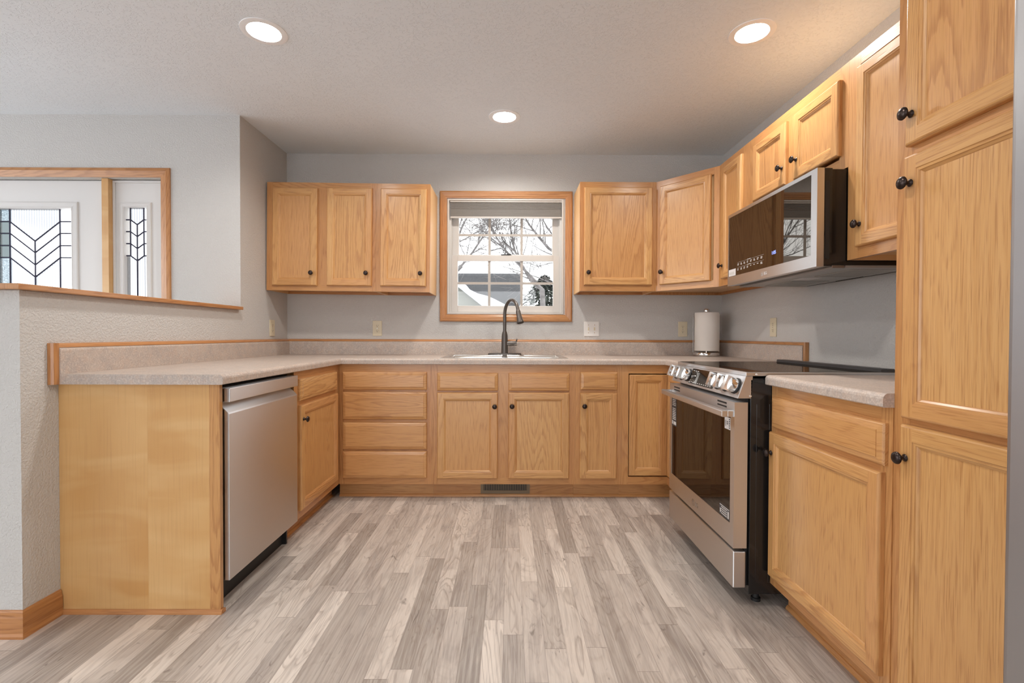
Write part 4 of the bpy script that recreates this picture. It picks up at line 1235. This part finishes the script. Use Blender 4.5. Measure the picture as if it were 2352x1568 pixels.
# stickers behind and on the oven glass
mb = MB(); mb.box(W - 0.088, W - 0.037, 0.0007, 0.0013, 0.690, 0.738); st = mb.build('sticker', 'sticker', od); st['label'] = 'white sticker with small print'
mb = MB()
for k in range(5): mb.box(W - 0.048, W - 0.041, 0.0002, 0.0007, 0.695 + 0.0085 * k, 0.700 + 0.0085 * k)
for k in range(2): mb.box(W - 0.066, W - 0.059, 0.0002, 0.0007, 0.709 + 0.008 * k, 0.714 + 0.008 * k)
mb.box(W - 0.080, W - 0.077, 0.0002, 0.0007, 0.700, 0.725)
mb.build('print', 'print', st)
mb = MB(); mb.box(gx0 + 0.002, gx0 + 0.070, 0.0008, 0.0013, 0.585, 0.742); st = mb.build('sticker', 'print', od); st['label'] = 'dark sticker with lines of white print'
mb = MB()
for k in range(13):
    if k == 5: continue
    mb.box(gx0 + 0.010, gx0 + random.uniform(0.055, 0.064), 0.0003, 0.0008, 0.730 - 0.0092 * k, 0.734 - 0.0092 * k)
mb.box(gx0 + 0.028, gx0 + 0.066, 0.0003, 0.0008, 0.592, 0.609); mb.box(gx0 + 0.004, gx0 + 0.018, 0.0003, 0.0008, 0.592, 0.612)
mb.build('print', 'print_light', st)
mb = MB(); mb.box(W - 0.130, W - 0.038, 0.0008, 0.0013, 0.327, 0.372); st = mb.build('sticker', 'print', od); st['label'] = 'small rating sticker at the lower corner of the glass'
mb = MB()
mb.box(W - 0.126, W - 0.042, 0.0003, 0.0008, 0.366, 0.369)
for k in range(4): mb.box(W - 0.112, W - 0.060, 0.0003, 0.0008, 0.333 + 0.0085 * k, 0.3365 + 0.0085 * k)
mb.box(W - 0.124, W - 0.116, 0.0003, 0.0008, 0.335, 0.352); mb.box(W - 0.054, W - 0.043, 0.0003, 0.0008, 0.332, 0.360)
mb.build('print', 'print_light', st)

# ------------------------------------------------------------------ microwave
MX, MY, MZ = 1.200, -1.0475, 1.338
r_ = thing('microwave', 'stainless over-the-range microwave with a mirrored black door', 'microwave', (MX, MY, MZ), -PI / 2)
W, Hm = 0.7715, 0.386
mb = MB(); mb.box(0.004, W - 0.004, 0.061, 0.119, 0.006, Hm - 0.004); mb.box(0.004, W - 0.004, 0.1195, XR - MX - 0.001, 0.006, 0.0225); mb.box(0.009, W - 0.009, 0.1195, XR - MX - 0.001, 0.0225, Hm - 0.0005)
mb.build('body', 'black', r_, bevel=0.001)
d = MB()
gx0, gx1, gz0, gz1 = 0.010, W - 0.038, 0.048, Hm - 0.016
d.box(0, gx0, 0, 0.028, 0, Hm); d.box(gx1, W, 0, 0.028, 0, Hm); d.box(gx0, gx1, 0, 0.028, 0, gz0); d.box(gx0, gx1, 0, 0.028, gz1, Hm)
do = d.build('door', 'steel', r_)
mb = MB(); mb.box(0.001, W - 0.001, 0.0283, 0.060, 0.002, Hm - 0.001); mb.build('door_core', 'black', do)
mb = MB(); mb.box(W - 0.0012, W + 0.0004, 0.033, 0.050, 0.03, Hm - 0.05); mb.build('pocket_grip', 'black_matte', do)
mb = MB(); mb.box(gx0, gx1, 0.0012, 0.027, gz0, gz1); go = mb.build('door_glass', 'mw_glass', do)
logo(do, W / 2 + 0.003, 0.022, -0.0003, 'sticker', 0.020)
mb = MB()
for row, zz in ((0, 0.098), (1, 0.072)):
    for k in range(8):
        x = 0.112 + 0.0335 * k + (0.0 if row == 0 else 0.0)
        for q in range(2):
            wd = random.uniform(0.010, 0.017)
            if k in (4, 5, 6) and row == 1 and q == 0: continue
            mb.box(x, x + wd, 0.0007, 0.0011, zz + 0.006 * q, zz + 0.006 * q + 0.0036)
    mb.box(0.112, 0.375, 0.0008, 0.0011, zz + 0.0155, zz + 0.0162); mb.box(0.215, 0.250, 0.0007, 0.0011, zz + 0.0155, zz + 0.0185)
mb.build('key_legends', 'print_light', go)
text_on(go, '1:05', 0.022, 0.462, 0.107, 0.0008, 'blue_led', 'clock_digits')
mb = MB(); mb.box(0.012, 0.092, 0.0005, 0.0011, 0.050, 0.086); st = mb.build('sticker', 'sticker', go); st['label'] = 'small gray sticker at the lower corner of the glass'
mb = MB(); mb.box(0.018, 0.075, 0.0002, 0.0005, 0.058, 0.072); mb.build('print', 'print_light', st)
u = MB()
u.box(0.004, W - 0.004, 0.064, 0.115, -0.006, 0.0055); u.build('front_lip', 'steel_dark', r_, bevel=0.002)
u = MB(); u.box(0.006, W - 0.006, 0.118, 0.425, -0.003, 0.0055); uo = u.build('underside', 'mw_under', r_)
for a, b in ((0.065, 0.305), (W - 0.290, W - 0.050)):
    u = MB()
    frame_boxes_ = [(a, b, 0.175, 0.183), (a, b, 0.352, 0.360), (a, a + 0.008, 0.183, 0.352), (b - 0.008, b, 0.183, 0.352)]
    for (p, q, s, t) in frame_boxes_: u.box(p, q, s, t, -0.0065, -0.0031)
    for k in range(20):
        x = a + 0.008 + (b - a - 0.016) * (k + 0.5) / 20
        u.box(x - 0.0022, x + 0.0022, 0.183, 0.352, -0.0055, -0.0032)
    for k in range(8):
        y = 0.183 + 0.169 * (k + 0.5) / 8
        u.box(a + 0.008, b - 0.008, y - 0.002, y + 0.002, -0.0050, -0.0033)
    u.build('grease_filter', 'filter', uo)
u = MB(); u.box(0.335, 0.435, 0.150, 0.240, -0.0045, -0.0031); u.build('lamp_cover', 'sticker', uo)
u = MB()
for (p, q, s, t) in ((0.30, 0.48, 0.395, 0.398), (0.05, 0.70, 0.410, 0.412)): u.box(p, q, s, t, -0.0045, -0.0031)
u.build('seams', 'black_matte', uo)

# ------------------------------------------------------------------ refrigerator edge
r_ = thing('refrigerator', 'gray refrigerator front at the extreme right edge, beside the pantry', 'refrigerator', (0.825, -2.905, 0), -PI / 2)
W = 0.74
mb = MB(); mb.box(0.004, W, 0.065, 0.74, 0.03, 1.76); mb.build('body', 'fridge', r_, bevel=0.006)
mb = MB(); mb.box(0.002, W, 0.0, 0.058, 0.05, 1.77); mb.build('door', 'fridge', r_, bevel=0.012, seg=4)
mb = MB(); mb.box(0.02, W - 0.02, 0.08, 0.70, 0.0, 0.029); mb.build('plinth', 'black_matte', r_)

# ------------------------------------------------------------------ ceiling lights
def can():
    r = thing('recessed_light', '', 'light')
    mb = MB(); mb.lathe([(0.1000, 0.0), (0.0990, -0.0030), (0.080, -0.0048), (0.0725, -0.0042), (0.0700, -0.0010)], 48, None, 0, 0, False, False); mb.build('trim_ring', 'white_trim', r, 40)
    mb = MB(); mb.lathe([(0.0699, -0.0012), (0.06, -0.0018), (0.03, -0.0022), (0.002, -0.0024)], 40, None, 0, 0, False, True); mb.build('lens', 'lamp', r, 40)
    return r
c0 = can()
for k, (x, y, lab) in enumerate(((-1.127, -1.485, 'lit recessed ceiling light over the dishwasher side'), (1.098, -1.497, 'lit recessed ceiling light over the range side'), (-0.040, -0.638, 'lit recessed ceiling light in front of the window'), (-0.10, -2.55, 'unseen recessed ceiling light added overhead to brighten the kitchen'), (0.10, -4.5, 'unseen recessed ceiling light added behind the camera position as fill'))):  # the last two lights are unseen, added to brighten the room
    o = c0 if k == 0 else copy_tree(c0)
    o.location = (x, y, H - 0.0003); o['label'] = lab; o['group'] = 'recessed ceiling lights'

# ------------------------------------------------------------------ outside
def wp(u, v, y):
    """world point seen at photo pixel (u,v) at depth y"""
    d = rgt * ((u - 1176.0) / f_px) - up * ((v - 784.0) / f_px) + fwd
    o = Vector((0, -DIST, EYE)); t = (y - o.y) / d.y
    return o + d * t
r_ = thing('neighbor_house', 'neighbouring house with gray shingled roof and a snowy gable, seen through the window', 'house', (-2.5, 12.0, -0.4))
mb = MB()   # main roof plane (facing us) ridge at z 3.32, with thickness
mb.quad([(-6.0, -0.6, 1.55), (2.75, -0.6, 1.55), (2.95, 2.2, 3.74), (-6.0, 2.2, 3.74)]); mb.quad([(-6.0, 5.0, 1.55), (2.75, 5.0, 1.55), (2.95, 2.2, 3.74), (-6.0, 2.2, 3.74)])
mb.quad([(2.75, -0.6, 1.55), (2.75, 5.0, 1.55), (2.95, 2.2, 3.74)])
mb.build('roof', 'shingle', r_)
mb = MB(); mb.box(-5.5, 2.3, 0.0, 4.4, 0, 1.9); mb.build('wall', 'siding', r_)
# nearer gable wing: its rake falls from upper left to lower right
def gl(u, v):
    p = wp(u, v, 11.0); return (p.x + 2.5, p.z + 0.4)
gy = -1.0
r0_, r1_ = gl(1052, 659), gl(1106.5, 702)
sl_ = (r1_[1] - r0_[1]) / (r1_[0] - r0_[0])
def rk(x): return r0_[1] + sl_ * (x - r0_[0])
xa, xb = -0.6, r0_[0] + 2.6
mb = MB(); mb.prism([(xa, 0.0), (xb, 0.0), (xb, rk(xb)), (xa, rk(xa))], lambda p, q, a: (p, a, q), gy, gy + 0.1); mb.build('gable_wall', 'siding', r_)
mb = MB(); mb.prism([(xa, rk(xa)), (xb, rk(xb)), (xb, rk(xb) + 0.12), (xa, rk(xa) + 0.12)], lambda p, q, a: (p, a, q), gy - 0.25, gy - 0.05); mb.build('rake_board', 'rake', r_)
mb = MB()
sn = [(xa, rk(xa) + 0.15)] + [gl(*q) for q in ((1056, 650), (1072, 656), (1080, 666), (1098, 675), (1121, 681), (1137, 688), (1162, 701), (1185, 712))] + [(xb, rk(xb) + 0.75)]
mb.prism([(xa, rk(xa) + 0.121)] + [(xb, rk(xb) + 0.121)] + sn[::-1], lambda p, q, a: (p, a, q), gy - 0.2, gy + 0.1); mb.build('snow_cover', 'snow', r_)

class Tree:
    def __init__(s): s.mb = MB()
    def limb(s, p, d, L, r, depth, rng, seg=5):
        n = 4
        pts = [p]; q = p.copy(); dd = d.copy(); rad = [r]
        for k in range(n):
            dd = (dd + Vector((rng.uniform(-1, 1), rng.uniform(-0.4, 0.4), rng.uniform(-0.6, 0.9))) * 0.13).normalized()
            q = q + dd * (L / n)
            pts.append(q.copy()); rad.append(r * (1 - 0.55 * (k + 1) / n))
        s.mb.tube(pts, rad, seg if depth > 1 else 4, False)
        if depth <= 0: return
        m_ = rng.randint(2, 3)
        for j in range(m_):
            i = rng.randint(1, n)
            ax = Vector((rng.uniform(-1, 1), rng.uniform(-0.4, 0.4), rng.uniform(-1, 1))).normalized()
            nd = (dd + ax * rng.uniform(0.55, 1.0)).normalized()
            s.limb(pts[i], nd, L * rng.uniform(0.5, 0.75), max(0.0032, rad[i] * rng.uniform(0.4, 0.6)), depth - 1, rng, seg)
def tree(name, label, y, limbs, trunk, seed, depth=3, group=None):
    rng = random.Random(seed)
    sc = (y + DIST) / 9.7
    T = Tree()
    base = wp(*trunk[0], y); base = Vector((base.x, y, -0.4))
    root = base
    T.mb.tube([base] + [wp(u, v, y) for u, v in trunk[1:]], [trunk_r(trunk, k) * sc for k in range(len(trunk))], 8, False)
    for path, r0 in limbs:
        pts = [wp(u, v, y + 0.10 * k * rng.uniform(-1, 1)) for k, (u, v) in enumerate(path)]
        r0 = r0 * sc * 0.55
        n = len(pts)
        T.mb.tube(pts, [r0 * (1 - 0.6 * k / (n - 1)) for k in range(n)], 6, False)
        for k in range(1, n):
            a, b = pts[k - 1], pts[k]
            dd = (b - a).normalized()
            for j in range(4):
                t = rng.random(); p = a.lerp(b, t)
                nd = (dd + Vector((rng.uniform(-1, 1), rng.uniform(-0.3, 0.3), rng.uniform(-0.5, 1.0)))).normalized()
                T.limb(p, nd, rng.uniform(0.5, 1.0) * sc, r0 * rng.uniform(0.22, 0.4), depth - 1, rng)
    o = T.mb.build(name, 'bark', None, 60)
    o.data.transform(Matrix.Translation(-root)); o.location = root
    return tag(o, label, 'tree', group)
def trunk_r(tr, k): return 0.062 - 0.02 * k / max(1, len(tr) - 1)
tree('bare_tree', 'bare tree leaning left from behind the evergreen, its limbs fanning over the window', 4.2,
     [([(1232, 648), (1200, 615), (1165, 580), (1140, 545), (1120, 500)], 0.060), ([(1217, 640), (1200, 610), (1182, 575), (1174, 535), (1168, 480)], 0.055), ([(1182, 575), (1160, 560), (1140, 520), (1118, 470)], 0.034), ([(1165, 580), (1150, 570), (1128, 575), (1095, 571)], 0.022), ([(1178, 550), (1183, 520), (1160, 500), (1130, 510), (1090, 525)], 0.020), ([(1160, 590), (1162, 560), (1150, 520), (1140, 470)], 0.030)],
     [(1262, 700), (1245, 665), (1217, 640)], 3)
tree('bare_tree', 'bare tree with thick limbs crossing the right panes of the window', 6.3,
     [([(1290, 590), (1260, 570), (1238, 545), (1215, 515), (1195, 480)], 0.070), ([(1285, 660), (1255, 645), (1230, 635), (1205, 628)], 0.030), ([(1290, 555), (1270, 540), (1255, 520), (1240, 490), (1232, 460)], 0.035), ([(1285, 600), (1260, 605), (1235, 612), (1205, 600)], 0.018), ([(1285, 545), (1275, 515), (1262, 495)], 0.022)],
     [(1330, 700), (1315, 640), (1290, 590)], 8)
tree('bare_tree', 'bare tree with slim limbs rising across the left panes of the window', 8.3,
     [([(1060, 610), (1085, 580), (1105, 550), (1130, 520), (1150, 480)], 0.048), ([(1048, 555), (1062, 520), (1075, 495), (1095, 470)], 0.040), ([(1050, 535), (1058, 510), (1066, 480)], 0.03), ([(1050, 558), (1075, 545), (1100, 530), (1115, 518)], 0.026), ([(1075, 600), (1060, 570), (1045, 540)], 0.018), ([(1130, 530), (1110, 505), (1090, 490), (1075, 475)], 0.028)],
     [(1010, 700), (1030, 640), (1060, 610)], 21)
tree('bare_tree', 'bare tree outside that shows only as a reflection in the microwave door', 7.5,
     [([(820, 640), (800, 590), (770, 540), (735, 480)], 0.05), ([(820, 640), (835, 580), (860, 530), (875, 470)], 0.05), ([(815, 620), (818, 560), (812, 500), (820, 440)], 0.045), ([(835, 580), (890, 560), (930, 540)], 0.03), ([(800, 590), (760, 580), (720, 560)], 0.03)],
     [(822, 760), (824, 700), (820, 640)], 33)
def conifer(x, y, h, rad, seed, label, mat='needles'):
    rng = random.Random(seed)
    mb = MB()
    mb.tube([(0, 0, 0), (0, 0, h * 0.95)], [0.09, 0.02], 8, False)
    for k in range(5200):
        t = rng.random() ** 0.8
        z = h * (0.10 + 0.90 * t); R = rad * (1 - t ** 2.6) * rng.uniform(0.30, 1.08) + 0.04
        a = rng.uniform(0, 2 * PI)
        p = Vector((R * math.cos(a), R * math.sin(a), z))
        d = Vector((math.cos(a), math.sin(a), rng.uniform(-0.7, 0.3))).normalized()
        s_ = d.cross(Vector((0, 0, 1))).normalized() if abs(d.z) < 0.95 else Vector((1, 0, 0))
        L, w_ = rng.uniform(0.10, 0.22), rng.uniform(0.025, 0.05)
        mb.quad([p - d * L * 0.5, p + s_ * w_, p + d * L * 0.5, p - s_ * w_])
    o = mb.build('evergreen_tree', mat)
    o.location = (x, y, -0.4)
    return tag(o, label, 'tree')
conifer(0.92, 9.2, 3.05, 1.25, 5, 'dark evergreen behind the bare tree trunk in the lower right pane')
conifer(2.55, 13.4, 4.3, 1.4, 6, 'taller dark evergreen at the right edge of the lower right pane')
